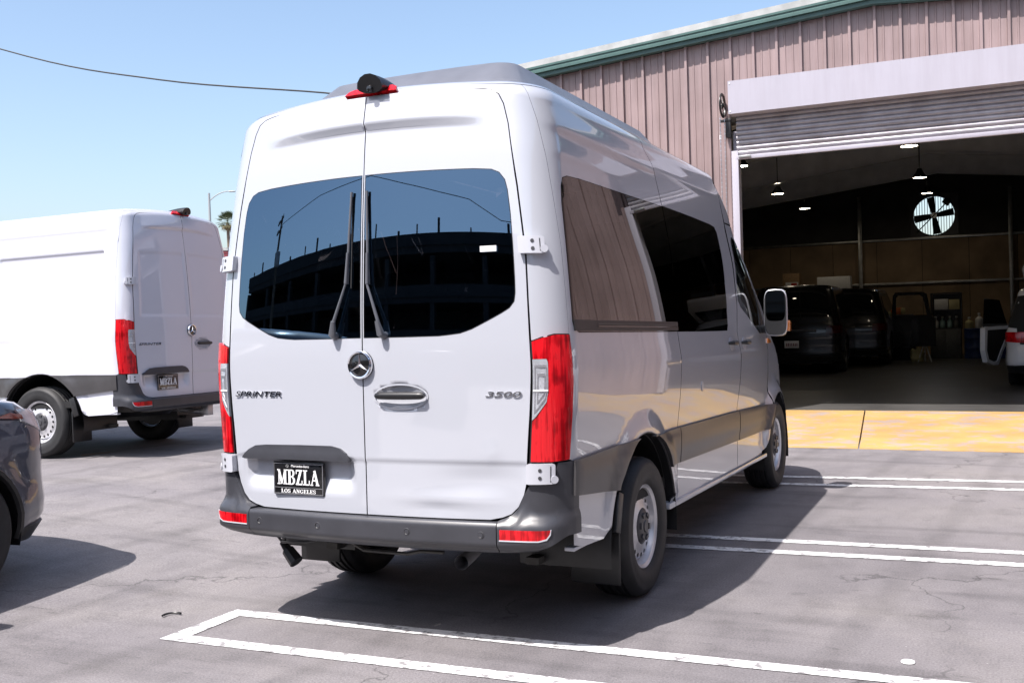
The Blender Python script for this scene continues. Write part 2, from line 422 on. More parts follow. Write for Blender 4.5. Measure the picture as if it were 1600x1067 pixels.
def rear_disp(dent):
    def f(U, v):
        x = U/.85*XS; ax = abs(x); d = 0.
        w = max(0, 1-(x/.70)**4)
        d += .022*w*sst(v, 2.396, 2.424)*(1-.55*sst(v, 2.42, 2.56))                                   # upper shoulder crease
        d -= .0060*(1-sst(v, .870, .880))*sst(.86-ax, 0, .06)                                         # lower panel break
        if -.80 < x < -.03: d -= .034*sst(min(x+.775, -.055-x), -.01, .07)*sst(v, .70, .80)*(1-sst(v, .872, .886))  # plate recess
        if x > 0:   # the handle bowl
            q = ((x-.200)/.140)**2+((v-1.180)/.058)**2
            if q < 1.0: d -= .026*(1-q)**.45
        if dent and x > 0:
            d -= .010*math.exp(-((x-.60)/.17)**2-((v-.80)/.06)**2)
            d += .006*math.exp(-((x-.45)/.24)**2-((v-.710)/.03)**2)
            d -= .005*math.exp(-((x-.38)/.12)**2-((v-.665)/.03)**2)
            d += .004*math.exp(-((x-.66)/.04)**2-((v-.93)/.05)**2)
        return d
    return f
def cargo_rear_disp(U, v):
    d = rear_disp(False)(U, v); x = abs(U/.85*XS)
    if x < .78:
        d -= .008*sst(min(x-.03, .76-x, v-1.47, 2.17-v), 0, .035)
    return d
WC = (1.20, .35)   # rear wheel-arch centre (y, z)
FC = (4.925, .405)
def side_disp(kind):
    inv = {}
    def f(U, v):
        s = S.U2s(U); p = S(s, v); y = p[1]; d = 0.
        for c, R in ((WC, .575), (FC, .535)):
            r = math.hypot(y-c[0], v-c[1])
            if r < R+.2 and v > .5: d += (.020 if c is WC else .048)*(1-sst(r, R+.01, R+.13))
        d += .0025*sst(v, 1.276, 1.29)*(1-sst(v, 1.292, 1.34))*(1 if y > 1.6 else 0)          # slider-rail crease
        d += .006*sst(v, .96, .99)*(1-sst(v, .99, 1.10))*0
        vc = 2.405; w = sst(y, .15, .40)*(1-sst(y, 3.0, 3.5))
        d += .008*w*sst(v, vc-.012, vc+.012)*(1-sst(v, vc+.01, 2.53))
        vc = 2.262; w = sst(y, .16, .3)*(1-sst(y, .5, 1.3)) if kind != 'cargo' else 1
        d += .004*w*sst(v, vc-.012, vc+.010)*(1-sst(v, vc+.01, 2.38))
        if kind == 'cargo':
            for a, b in ((.32, 1.78), (1.98, 3.28)):
                d -= .018*sst(min(y-a, b-y, v-1.50, 2.19-v), 0, .03)
        return d
    return f
def arc(c, R, a0, a1, n=14): return [(c[0]+R*math.cos(a0+(a1-a0)*k/n), c[1]+R*math.sin(a0+(a1-a0)*k/n)) for k in range(n+1)]
def set_mb(mb, name, m, parent): return mb.build(name, m, parent)
def bolt(name, S, U, v, off, r, h, m, parent, n=12):
    P = S.P(U, v); nn = S.N(U, v); mb = MB()
    a = Vector(P+nn*(off)); b = Vector(P+nn*(off+h)); mb.tube([a, b], r, n)
    return mb.build(name, m, parent, smooth=True)
def slab_letters(word, h, m):
    """bold serif capitals out of bars, returns MB in x (width), z (height)"""
    G = {}
    t, n_, sf = .20, .085, .075
    def bar(x0, z0, x1, z1, w): 
        d = Vector((x1-x0, z1-z0)); L = d.length; nrm = Vector((-d.y, d.x))/L*w/2
        return [(x0+nrm.x, z0+nrm.y), (x1+nrm.x, z1+nrm.y), (x1-nrm.x, z1-nrm.y), (x0-nrm.x, z0-nrm.y)]
    def ring(cx, cz, rx, rz, a0, a1, wx, wz, n=10):
        o = [(cx+rx*math.cos(a0+(a1-a0)*k/n), cz+rz*math.sin(a0+(a1-a0)*k/n)) for k in range(n+1)]
        i = [(cx+(rx-wx)*math.cos(a0+(a1-a0)*k/n), cz+(rz-wz)*math.sin(a0+(a1-a0)*k/n)) for k in range(n+1)]
        return [[o[k], o[k+1], i[k+1], i[k]] for k in range(n)]
    H = PI/2
    def box_(x0, z0, x1, z1): return [(x0, z0), (x1, z0), (x1, z1), (x0, z1)]
    G['M'] = (.98, [box_(.12, 0, .20, 1), box_(.68, 0, .88, 1), bar(.16, .96, .47, .04, .2), bar(.74, .96, .47, .04, .09), box_(.02, 0, .30, sf), box_(.0, 1-sf, .28, 1), box_(.60, 0, .97, sf), box_(.66, 1-sf, .97, 1)])
    G['B'] = (.76, [box_(.10, 0, .30, 1), box_(.0, 0, .45, sf), box_(.0, 1-sf, .45, 1), box_(.28, .49, .45, .56)]+ring(.42, .76, .27, .24, -H, H, .17, .07)+ring(.42, .265, .32, .265, -H, H, .19, .07))
    G['Z'] = (.70, [box_(.05, 1-.09, .64, 1), box_(.03, 0, .67, .09), bar(.16, .04, .53, .96, .19), box_(.04, .72, .11, 1), box_(.60, 0, .67, .30)])
    G['L'] = (.68, [box_(.10, 0, .30, 1), box_(.0, 0, .64, sf), box_(.0, 1-sf, .42, 1), box_(.57, 0, .64, .32)])
    G['A'] = (.86, [bar(.12, .02, .42, .99, .08), bar(.40, .99, .70, .02, .20), box_(.22, .30, .58, .37), box_(.0, 0, .26, sf), box_(.52, 0, .86, sf)])
    G['O'] = (.84, ring(.41, .5, .40, .51, 0, 2*PI, .19, .07, 20))
    G['S'] = (.64, ring(.31, .74, .27, .27, .25*PI, 1.5*PI, .15, .075)+ring(.31, .265, .29, .27, -.80*PI, .5*PI, .16, .075)+[box_(.50, .68, .57, .98), box_(.02, .02, .09, .34)])
    G['N'] = (.86, [box_(.12, 0, .20, 1), box_(.64, 0, .72, 1), bar(.17, .96, .68, .04, .2), box_(.02, 0, .30, sf), box_(.0, 1-sf, .26, 1), box_(.54, 1-sf, .84, 1)])
    G['G'] = (.82, ring(.40, .5, .39, .51, .22*PI, 1.78*PI, .19, .07, 18)+[box_(.56, .08, .74, .46), box_(.46, .40, .82, .46), box_(.66, .66, .73, .97)])
    G['E'] = (.72, [box_(.10, 0, .30, 1), box_(.0, 0, .68, sf), box_(.0, 1-sf, .66, 1), box_(.28, .46, .50, .54), box_(.61, 0, .68, .30), box_(.59, .70, .66, 1), box_(.45, .34, .51, .66)])
    G[' '] = (.40, [])
    mb = MB(); x = 0
    for ch in word:
        w, qs = G[ch]
        for q in qs: mb.prism([((x+a)*h, b*h) for a, b in q], (0, -.0012*(1), 0))
        x += w+.03
    W_ = x*h
    mb.v = [(a-W_/2, b, c) for a, b, c in mb.v]
    return mb, W_
def plate(parent, loc, rot, small=False):
    """dealer plate in its frame"""
    p = MB(); p.box((0, 0, 0), (.318, .014, .164)); fr = p.build('licence_plate', M['blackg'], parent, bevel=.008, bseg=3); fr.location = loc; fr.rotation_euler = rot
    rim = MB()
    for a, b, c, d in ((0, .072, .300, .003), (0, -.046, .298, .0022), (0, -.076, .300, .003), (-.150, 0, .003, .15), (.150, 0, .003, .15)): rim.box((a, -.0085, b), (c, .003, d))
    rim.build('frame_rim', M['steel'], fr)
    mb, w = slab_letters('MBZLA', .074, None); mb.v = [(x*.262/w*1.0, y-.0078, z-.031) for x, y, z in mb.v]; mb.build('plate_lettering', M['letter'], fr)
    mb, w = slab_letters('LOS ANGELES', .019, None); mb.v = [(x*.215/w, y-.0078, z-.0715) for x, y, z in mb.v]; mb.build('frame_lettering', M['letter'], fr)
    t = text('frame_lettering', 'Mercedes-Benz', .018, M['letter'], fr, (.012, -.0085, .0605), (PI/2, 0, 0), depth=.001, sx=1.0)
    q = MB().lathe([(.0062, 0), (.0072, 0)], 16, axis='Y', c=(-.068, -.0085, .0605)); q.build('frame_mark', M['letter'], fr)
    return fr
def star_emblem(parent, U, v, r=.068, S=vanS, off=.010):
    P = Vector(S.P(U, v)+S.N(U, v)*off)
    e = MB().lathe([(0, .010), (r*.80, .008), (r*.92, .002), (r, -.008)][::-1], 40, axis='Y'); e.v = [(a, -b, c) for a, b, c in e.v]
    o = e.build('star_emblem', M['blackg'], parent, smooth=True, loc=P)
    ring = MB().lathe([(r*.80, .008), (r*.82, .014), (r*.90, .0155), (r*.97, .010), (r*1.0, 0)], 40, axis='Y'); ring.v = [(a, -b, c) for a, b, c in ring.v]
    ring.build('emblem_ring', M['chrome'], o, smooth=True)
    st = MB()
    for k in range(3):
        a = PI/2+k*2*PI/3; tip = (r*.83*math.cos(a), r*.83*math.sin(a)); q = [(r*.13*math.cos(a+s_*PI/3), r*.13*math.sin(a+s_*PI/3)) for s_ in (-1, 1)]
        st.add([(0, -.018, 0), (tip[0], -.012, tip[1]), (q[0][0], -.010, q[0][1]), (q[1][0], -.010, q[1][1])], [(0, 1, 2), (0, 3, 1), (1, 3, 2)])
    st.build('emblem_star', M['chrome'], o)
    return o
def bumper_mesh(s0, s1, ns, ztop):
    def off(z): 
        a = .012+.043*(1-sst(z, .600, .66)); a -= .038*(1-sst(z, .485, .525)); return a
    def zb(s): return .482+.075*sst(abs(s), .75, 1.7)
    def pos(s, k, N=16):
        zt = ztop(s); b = zb(s)
        if k == 0: z = zt; o = -.02
        elif k > N: z = b+.002; o = -.05
        else: z = zt+(b-zt)*((k-1)/(N-1)); o = off(z)
        if 0 < k <= N: o = o+(min(o, .022)-o)*sst(abs(s), 1.15, 1.85)
        U = S.q(s); return S.P(U, z)+S.N(U, z)*o
    mb = MB(); N = 16; vs = []
    ss = [s0+(s1-s0)*i/ns for i in range(ns+1)]
    for s in ss:
        for k in range(N+2): vs.append(tuple(pos(s, k)))
    m = N+2; fs = [(i*m+k, i*m+k+1, (i+1)*m+k+1, (i+1)*m+k) for i in range(ns) for k in range(m-1)]
    for i in (0, ns):
        fs.append(tuple(i*m+k for k in range(m)))
    mb.add(vs, fs); return mb
def ztop_c(s): return .618
def ztop_k(s):
    a = abs(s); xs = [.70, .76, .81, .86, .90, .93, .948, .96, 1.42, 1.44, 2.2]; ys = [.618, .619, .629, .646, .680, .735, .780, .792, .792, .884, .884]
    for i in range(1, len(xs)):
        if a <= xs[i]: return ys[i-1]+(ys[i]-ys[i-1])*(a-xs[i-1])/(xs[i]-xs[i-1])
    return ys[-1]
def lump(name, pts, r, m, parent, **k): return MB().tube(pts, r, 10).build(name, m, parent, smooth=True)

def make_van(kind, name, label, cat):
    glassy = kind == 'bus'; PA = M['paint'] if glassy else M['paint2']
    root = empty(name); tag(root, label, cat)
    rd = rear_disp(True) if glassy else cargo_rear_disp
    for sg in (1, -1):
        F = (lambda p: p) if sg > 0 else mir
        # ---- rear door leaf
        out = door_outline(); out = off_poly(out, .0030); out = [(max(a, .0025), b) for a, b in out]
        win = S.rs(WINR); step = .019 if glassy else .026
        d = panel(S, 'rear_door', F(out), [F(win)] if glassy else [], step, PA, root, disp=rd)
        if glassy:
            g = panel(S, 'door_window', F(off_poly(win, .003)), [], .05, M['glass'], d, off=.001, thick=.004)
            # thin rubber edge
            mb = MB(); w2 = off_poly(win, -.001); w3 = off_poly(win, .0075)
            panel(S, 'window_seal', F(w2), [F(w3)], .05, M['black'], d, off=.0005, thick=.004)
        if sg < 0:
            # plate light grip
            n = 24; mb = MB(); pts = []
            top = [(-.765, .872), (-.745, .893), (-.715, .915), (-.67, .934), (-.60, .940), (-.38, .944), (-.19, .944), (-.14, .934), (-.105, .912), (-.083, .876)]
            bot = [(-.095, .869), (-.20, .872), (-.60, .870), (-.745, .866)]
            po = [(a/XS*.85, b) for a, b in top+bot]
            panel(S, 'number_plate_grip', po, [], .03, M['bumper'], d, off=.014, thick=.035, disp=lambda U, v: .007*sst(v, .95, .885))
            c = Vector(S.P(-.405/XS*.85, .777)); plate(d, (c.x, c.y-.006+.012, .777), (0, 0, -.045))
        # handle on the right-hand leaf
        if sg > 0:
            mb = MB(); m2 = MB(); pts = []
            for k in range(17):
                t = k/16; x = .080+.254*t; P = S.P(x/XS*.85, 1.187); h = 1.0
                pts.append((P[0], P[1]-.004-.020*h, 1.187))
            hb = MB().tube(pts, [.010+.009*math.sin(PI*k/16)**.15 for k in range(17)], 12); hb.build('door_handle', M['black'], d, smooth=True)
            po = [(.200+.144*math.cos(t), 1.180+.062*math.sin(t)) for t in [2*PI*k/40 for k in range(40)]]; pi = [(.200+.135*math.cos(t), 1.180+.054*math.sin(t)) for t in [2*PI*k/40 for k in range(40)]]
            c8 = lambda q: [(a/XS*.85, b) for a, b in q]
            panel(S, 'handle_surround', c8(po), [c8(pi)], .03, PA, d, off=.0025, thick=.003)
        if glassy:
            # wiper: pivot cap, arm, blade
            if sg > 0: piv, mid, top, end = (.120, 1.505), (.044, 1.700), (.030, 2.12), (.034, 1.700)
            else: piv, mid, top, end = (-.150, 1.508), (-.078, 1.705), (-.062, 2.12), (-.062, 1.705)
            q = lambda a, o: tuple(S.P(a[0]/XS*.85, a[1])+np.array((0, -o, 0)))
            wp = lump('wiper_arm', [q((piv[0], piv[1]-.03), .03), q(piv, .036), q(mid, .026)], [.010, .009, .0055], M['wiper'], d)
            lump('wiper_pivot', [q((piv[0]+.003*sg, piv[1]-.038), .0), q((piv[0], piv[1]-.030), .030), q((piv[0]-.012*sg, piv[1]+.03), .042)], [.021, .019, .011], M['wiper'], d)
            n_ = 10
            lump('wiper_blade', [q((mid[0]+(top[0]-mid[0])*k/n_, mid[1]+(top[1]-mid[1])*k/n_), .014) for k in range(n_+1)], [.009]*2+[.0065]*(n_-3)+[.0055, .007], M['wiper'], d)
            lump('wiper_link', [q(mid, .026), q((mid[0]*.92, mid[1]+.14), .022)], [.008, .006], M['wiper'], d)
            lump('wiper_rubber', [q((end[0]-.003*sg, end[1]-.02), .006), q((top[0]-.002*sg, top[1]-.02), .006)], .003, M['rubber'], d, )
        # ---- hinges
        for (a, b, c_, e) in ((.944, 1.30, 1.812, 1.888), (.950, 1.37, .792, .882)):
            po = S.rs([(a, c_), (b, c_), (b, e), (a, e)])
            h = panel(S, 'door_hinge', F(rnd(po, .008, 2)), [], .025, M['hinge'], root, off=.030, thick=.040)
            for vv in ((c_+e)/2-.017, (c_+e)/2+.017): bolt('hinge_bolt', S, sg*S.q(a+.11), vv, .028, .0085, .0035, M['rimdark'], h, 10)
            po = S.rs([(b-.105, c_+.010), (b-.085, c_+.010), (b-.085, e-.010), (b-.105, e-.010)])
            panel(S, 'hinge_gap', F(po), [], .03, M['rimdark'], h, off=.0306, thick=.002)
            bolt('hinge_knuckle', S, sg*S.q(b-.02), c_+.02, .0, .018, .034, M['hinge'], h, 12)
    # ---- rear frame (pillars and header) as one arch
    so_ = off_poly(door_outline(), -.0030)
    half = [p for p in so_ if p[1] > .90]; half = [p for p in half if p[0] > .02]
    outR = S.rs([(1.83, 1.445), (1.815, 1.65), (1.79, 1.85), (1.70, 2.05), (1.60, 2.25), (1.45, 2.42), (1.32, 2.52), (1.20, 2.60)])
    inn = S.rs([(.968, 1.43)])+[p for p in half if p[1] > 1.45]
    top_in = [(0, 2.5655)]
    poly = outR+[(0, 2.615)]+mir(outR)[::-1]+mir(inn)+top_in+inn[::-1]
    panel(S, 'rear_pillar_frame', poly, [], .035, PA, root)
    # ---- tail lamps
    for sg in (1, -1):
        F = (lambda p: p) if sg > 0 else mir
        TL = S.rs([(.965, .889), (1.30, .887), (1.79, .893), (1.83, 1.10), (1.845, 1.23), (1.81, 1.34), (1.795, 1.452), (1.4, 1.453), (1.1, 1.440), (.968, 1.424)])
        CL = S.rs([(.968, 1.075), (.985, 1.09), (1.16, 1.155), (1.19, 1.20), (1.19, 1.33), (1.165, 1.345), (.968, 1.345)])
        tl = panel(S, 'tail_lamp', F(off_poly(TL, .002)), [F(off_poly(CL, -.001))], .028, M['red'], root, off=.010, thick=.02, disp=lambda U, v: .006*math.exp(-((abs(U)-.96)/.05)**2))
        rl = panel(S, 'reversing_lens', F(CL), [], .028, M['lensc'], tl, off=.013, thick=.02)
        c_ = (sum(p[0] for p in CL)/len(CL), sum(p[1] for p in CL)/len(CL)); scl = lambda k: [(c_[0]+(p[0]-c_[0])*k, c_[1]+(p[1]-c_[1])*k) for p in CL]
        for k_ in (.80, .50): panel(S, 'lens_ring', F(scl(k_)), [F(scl(k_-.10))], .028, M['steel'], rl, off=.0145, thick=.004)
        bx = S.rs([(.97, 1.203), (1.19, 1.203), (1.19, 1.210), (.97, 1.210)]); panel(S, 'lens_divider', F(bx), [], .03, M['white'], rl, off=.016, thick=.004)
        for a_, b_, z0_, z1_ in ((1.40, 1.46, .93, 1.41), (1.56, 1.60, 1.05, 1.40), (1.70, 1.73, 1.08, 1.38)):
            rp = S.rs([(a_, z0_), (b_, z0_), (b_, z1_), (a_, z1_)]); panel(S, 'lamp_rib', F(rp), [], .03, M['redrib'], tl, off=.0125, thick=.003)
        for (a, vv) in ((1.37, 1.355), (1.37, 1.10), (1.33, .958)): bolt('lamp_screw', S, sg*S.q(a), vv, .012, .010, .0028, M['rimdark'] if False else M['red'], tl, 14)
        for vv in (.972, .998, 1.03): 
            po = S.rs([(1.62, vv), (1.74, vv), (1.75, vv+.016), (1.60, vv+.014)])
            panel(S, 'reflector_cell', F(po), [], .03, M['rimdark'], tl, off=.0115, thick=.001)
        fr = panel(S, 'lamp_gasket', F(off_poly(TL, -.004)), [], .05, M['black'], tl, off=.001, thick=.006)
    # ---- bumper
    bump = bumper_mesh(-.795, .795, 40, ztop_c).build('rear_bumper', M['bumper'], root, smooth=True, angle=50)
    for x, z in ((-.62, .566), (-.25, .566), (.25, .566), (.62, .566)):
        U = x/XS*.85; P = Vector(S.P(U, z)+S.N(U, z)*.054)
        if glassy:
            c = MB().lathe([(.0, .0), (.010, .0), (.0125, -.002), (.0125, .01)], 20, axis='Y'); c.build('parking_sensor', M['black'], bump, smooth=True, loc=P)
            c = MB().lathe([(.0125, .002), (.014, -.003), (.0165, -.002), (.0168, .008)], 20, axis='Y'); c.build('sensor_ring', M['steel'] if False else M['rimdark'], bump, smooth=True, loc=P)
    for sg in (1, -1):
        mb = bumper_mesh(.800, 2.0, 36, ztop_k)
        if sg < 0: mb.v = [(-a, b, c) for a, b, c in mb.v]
        bc = mb.build('bumper_corner', M['bumper'], root, smooth=True, angle=50)
        F = (lambda p: p) if sg > 0 else mir
        po = S.rs([(.815, .547), (1.02, .547), (1.16, .556), (1.22, .575), (1.235, .592), (.815, .592)]); panel(S, 'bumper_reflector', F(po), [], .03, M['red'], bc, off=.0575, thick=.01)
        po2 = S.rs([(.812, .541), (1.02, .541), (1.17, .549), (1.24, .572), (1.25, .596), (1.235, .592), (1.22, .575), (1.16, .556), (1.02, .547), (.812, .547)]); panel(S, 'reflector_trim', F(po2), [], .03, M['hinge'], bc, off=.0585, thick=.006)
        po3 = S.rs([(1.85, .515), (1.95, .515), (1.95, .80), (1.85, .80)])
    # ---- star, lettering, upper brake lamp, camera
    star_emblem(root, -.006, 1.331)
    def word(s, U, v, size, shear, sx, wid, rz):
        P = Vector(S.P(U, v)+S.N(U, v)*.004)
        t = text('badge_lettering', s, size, M['chrome'], root, P, (PI/2, 0, rz), depth=.004, shear=shear, sx=1, bold=.0003)
        xs = [q.co.x for q in t.data.vertices]; k = wid/(max(xs)-min(xs))
        for q in t.data.vertices: q.co.x *= k
        return t
    word('SPRINTER', -.641/XS*.85, 1.190, .037, .25, 1, .312, -.10)
    if glassy: word('3500', .701/XS*.85, 1.190, .033, .25, 1, .172, .10)
    po = [(-.150, 2.572), (.195, 2.572), (.188, 2.595), (.155, 2.612), (-.11, 2.612), (-.140, 2.592)]
    lamp = panel(S, 'high_brake_lamp', po, [], .03, M['red'], root, off=.022, thick=.04)
    # reversing camera housing
    B = Vector((.050, .085, 2.664)); cm = MB(); N_ = 14; rings = []
    for i in range(9):
        t = i/8; y = -.075+.28*t; w = .070*(1-.60*t**1.8); h = .054*(1-.90*t**1.6)+.006; z0 = -.018*(1-t)+.01*t
        rings.append([(B.x+w*math.cos(a), B.y+y+(.018*(1-math.sin(a)) if i == 0 else 0), B.z+z0+h*(math.sin(a) if math.sin(a) > 0 else .45*math.sin(a))) for a in [2*PI*k/N_ for k in range(N_)]])
    vs = [p for r in rings for p in r]; fs = [(i*N_+k, i*N_+(k+1) % N_, (i+1)*N_+(k+1) % N_, (i+1)*N_+k) for i in range(8) for k in range(N_)]; fs += [tuple(range(N_)), tuple(range(8*N_, 9*N_))]
    cm.add(vs, fs); ch = cm.build('camera_housing', M['black'], root, smooth=True, angle=45)
    MB().lathe([(0, -.004), (.012, -.003), (.015, 0), (.015, .03)], 16, axis='Y', c=(B.x, B.y-.062, B.z-.026)).build('camera_lens', M['blackg'], ch, smooth=True)
    # ---- flanks
    for sg in (1, -1):
        F = (lambda p: p) if sg > 0 else mir; dsp = side_disp(kind)
        sliding = glassy or sg > 0
        Dl = S.rs([(1.838, 1.445), (1.823, 1.65), (1.798, 1.85), (1.708, 2.05), (1.608, 2.25), (1.458, 2.42), (1.328, 2.52), (1.208, 2.60)])
        low = [(.205, .50), (.30, .475), (.585, .462)]
        arcR = [(WC[0]+.575*math.cos(t), WC[1]+.575*math.sin(t)) for t in np.linspace(PI-.23, .27, 22)]
        ysl = 1.868
        q0 = S.sd(low+arcR+[(1.70, .470), (ysl-.03, .470)])
        wy0 = .205
        if glassy:
            rest = S.sd([(ysl-.005, .90), (ysl, 1.462), (1.6, 1.460), (.27, 1.460), (wy0+.012, 1.475), (wy0, 1.51), (.228, 2.05), (.243, 2.13), (.27, 2.175), (.33, 2.190), (.50, 2.197), (1.2, 2.203), (ysl-.03, 2.209), (ysl-.09, 2.40), (ysl-.26, 2.575), (ysl-.28, 2.60)])
        else:
            rest = S.sd([(ysl-.005, .90), (ysl, 1.462), (ysl-.03, 2.209), (ysl-.09, 2.40), (ysl-.26, 2.575), (ysl-.28, 2.60)])
        up = [(S.q(1.9), 2.60)]
        lowL = [(S.yU(.205, .50), .50), (S.yU(.205, .80), .885), (S.q(1.80), .885)]
        # behind the lamp: body side between bumper and lamp
        poly = q0+rest+up+Dl[::-1]+S.rs([(1.81, 1.452), (1.825, 1.34), (1.855, 1.23), (1.84, 1.10), (1.805, .893)])+S.sd([(.205, .88), (.205, .60)])
        if not sliding:   # no sliding door: one long flank panel
            poly = S.sd(low+arcR+[(1.70, .470), (3.40, .462), (3.40, .9), (3.405, 1.46), (3.39, 2.2), (3.36, 2.40), (3.30, 2.50), (3.24, 2.60)])+up+Dl[::-1]+S.rs([(1.81, 1.452), (1.825, 1.34), (1.855, 1.23), (1.84, 1.10), (1.805, .893)])+S.sd([(.205, .88), (.205, .60)])
        quarter = panel(S, 'rear_quarter_panel', F(poly), [], .032, PA, root, disp=dsp)
        if glassy:
            wq = S.sd([(ysl, 1.465), (1.6, 1.463), (.27, 1.463), (wy0+.015, 1.478), (wy0+.003, 1.51), (.231, 2.05), (.246, 2.13), (.273, 2.172), (.33, 2.187), (.50, 2.194), (1.2, 2.200), (ysl-.03, 2.206)])
            g = panel(S, 'side_window', F(wq), [], .06, M['glasss'], quarter, off=.001, thick=.004)
            vb = S.sd([(wy0+.010, 1.468), (ysl-.002, 1.468), (ysl-.005, 1.518), (wy0+.006, 1.518)])
            vent = panel(S, 'window_vent_bar', F(vb), [], .05, M['black'], quarter, off=.008, thick=.01)
            for vv in (1.486, 1.498):
                b_ = S.sd([(.50, vv), (ysl-.02, vv), (ysl-.02, vv+.004), (.50, vv+.004)])
                panel(S, 'vent_slot', F(b_), [], .06, M['blackg'] if vv < 1.49 else M['clad'], vent, off=.012, thick=.003)
        # doors ahead of it
        yf = 3.405
        FRD = [(4.40, 1.26), (4.47, 1.38), (4.50, 1.44)]
        if sliding:
            if glassy:
                sp = S.sd([(ysl-.022, .470), (yf, .462), (yf, .9), (yf+.005, 1.46), (yf-.01, 2.2), (yf-.045, 2.40), (3.30, 2.50), (3.24, 2.60), (ysl-.272, 2.60), (ysl-.252, 2.575), (ysl-.082, 2.40), (ysl-.022, 2.212),
                           (2.4, 2.211), (2.95, 2.205), (3.08, 2.195), (3.135, 2.16), (3.15, 2.12), (3.155, 1.6), (3.145, 1.50), (3.12, 1.465), (2.5, 1.460), (ysl+.008, 1.460), (ysl+.003, .90)])
            else: sp = S.sd([(ysl-.022, .470), (yf, .462), (yf, .9), (yf+.005, 1.46), (yf-.01, 2.2), (yf-.045, 2.40), (3.30, 2.50), (3.24, 2.60), (ysl-.272, 2.60), (ysl-.252, 2.575), (ysl-.082, 2.40), (ysl-.022, 2.212), (ysl+.008, 1.460), (ysl+.003, .90)])
            sd_ = panel(S, 'sliding_door', F(sp), [], .034, PA, root, disp=dsp)
            if glassy:
                wp = S.sd([(ysl+.009, 1.463), (3.118, 1.468), (3.142, 1.502), (3.152, 1.6), (3.147, 2.12), (3.13, 2.155), (3.08, 2.191), (2.95, 2.201), (2.4, 2.207), (ysl-.018, 2.209)])
                panel(S, 'side_window', F(wp), [], .06, M['glasss'], sd_, off=.001, thick=.004)
        else: sd_ = quarter
        fy = yf+.010
        fd = S.sd([(fy, .462), (4.28, .462), (4.34, .52)])+S.sd([(FC[0]+.535*math.cos(t), FC[1]+.535*math.sin(t)) for t in np.linspace(PI-.42, PI-.95, 5)])+S.sd([(4.55, 1.0), (4.56, 1.22), (4.56, 1.36), (4.63, 1.46), (4.46, 1.66), (4.30, 1.86), (4.10, 2.06), (3.93, 2.19), (3.80, 2.235), (3.50, 2.245), (fy, 2.245), (fy+.005, 1.46), (fy, .9)])
        fw = S.sd([(3.53, 1.69), (3.60, 1.64), (4.28, 1.44), (4.56, 1.44), (4.57, 1.47), (4.42, 1.65), (4.26, 1.85), (4.06, 2.03), (3.92, 2.12), (3.84, 2.15), (3.56, 2.16), (3.53, 2.13)])
        frd = panel(S, 'front_door', F(fd), [F(fw)], .05, PA, root, disp=dsp)
        panel(S, 'front_window', F(off_poly(fw, .003)), [], .07, M['glassc'], frd, off=.001, thick=.004)
        dv = S.sd([(4.30, 1.442), (4.56, 1.442), (4.567, 1.47), (4.44, 1.63), (4.30, 1.80)]); panel(S, 'mirror_sail', F(dv), [], .06, M['black'], frd, off=.006, thick=.008)
        # handles
        for yy, o_ in ((3.20, sd_), (3.60, frd)):
            if yy < 3.4 and not sliding: continue
            P = Vector(S.P(S.yU(yy, 1.355), 1.355)); c = MB()
            c.tube([(P.x*sg-.005*sg, yy-.075, 1.375), (P.x*sg+.026*sg, yy-.05, 1.378), (P.x*sg+.034*sg, yy+.02, 1.378), (P.x*sg+.004*sg, yy+.085, 1.373)], [.010, .016, .018, .012], 10)
            h = c.build('door_handle', M['black'], o_, smooth=True)
            po = [(S.yU(yy+.055*math.cos(t), 1.375+.045*math.sin(t)), 1.370+.050*math.sin(t)) for t in [2*PI*k/20 for k in range(20)]]
            panel(S, 'handle_bowl', F(po), [], .03, M['hinge'], o_, off=.003, thick=.004)
        if sg > 0:
            po = [(S.yU(2.40+.028*math.cos(t), 1.11), 1.11+.033*math.sin(t)) for t in [2*PI*k/20 for k in range(20)]]; panel(S, 'round_cover', po, [], .03, M['hinge'], sd_, off=.004, thick=.004)
        # cladding
        def clad(nm, poly, par): return panel(S, nm, F(S.sd(poly)), [], .05, M['clad'], par, off=.020, thick=.024, disp=lambda U, v: dsp(U, v)*.9+.006*sst(v, .70, .76)*(1-sst(v, .84, .89)))
        aR = [(WC[0]+.570*math.cos(t), WC[1]+.570*math.sin(t)) for t in np.linspace(PI-.63, PI-1.33, 8)]
        clad('side_cladding', [(.190, .726), (aR[0][0]-.0, .676)]+aR+[(.19, .884)], root)
        aF = [(WC[0]+.570*math.cos(t), WC[1]+.570*math.sin(t)) for t in np.linspace(1.33, .62, 8)]
        clad('side_cladding', [(1.33, .890)]+aF+[(1.70, .690), (ysl-.012, .684), (ysl-.008, .893)], root)
        clad('side_cladding', [(ysl+.002, .684), (yf-.008, .668), (yf-.006, .882), (ysl+.004, .892)], root) if True else None
        aG = [(FC[0]+.532*math.cos(t), FC[1]+.532*math.sin(t)) for t in np.linspace(PI-.62, PI-1.02, 5)]
        clad('side_cladding', [(yf+.012, .668), (4.40, .660)]+aG+[(yf+.014, .880)], root)
        # sill
        MB().box((sg*.955, 3.02, .452), (.07, 2.75, .035)).build('side_sill', PA, root, bevel=.008)
        MB().box((sg*.945, .39, .478), (.05, .36, .018)).build('rear_sill', M['hinge'], root, bevel=.004)
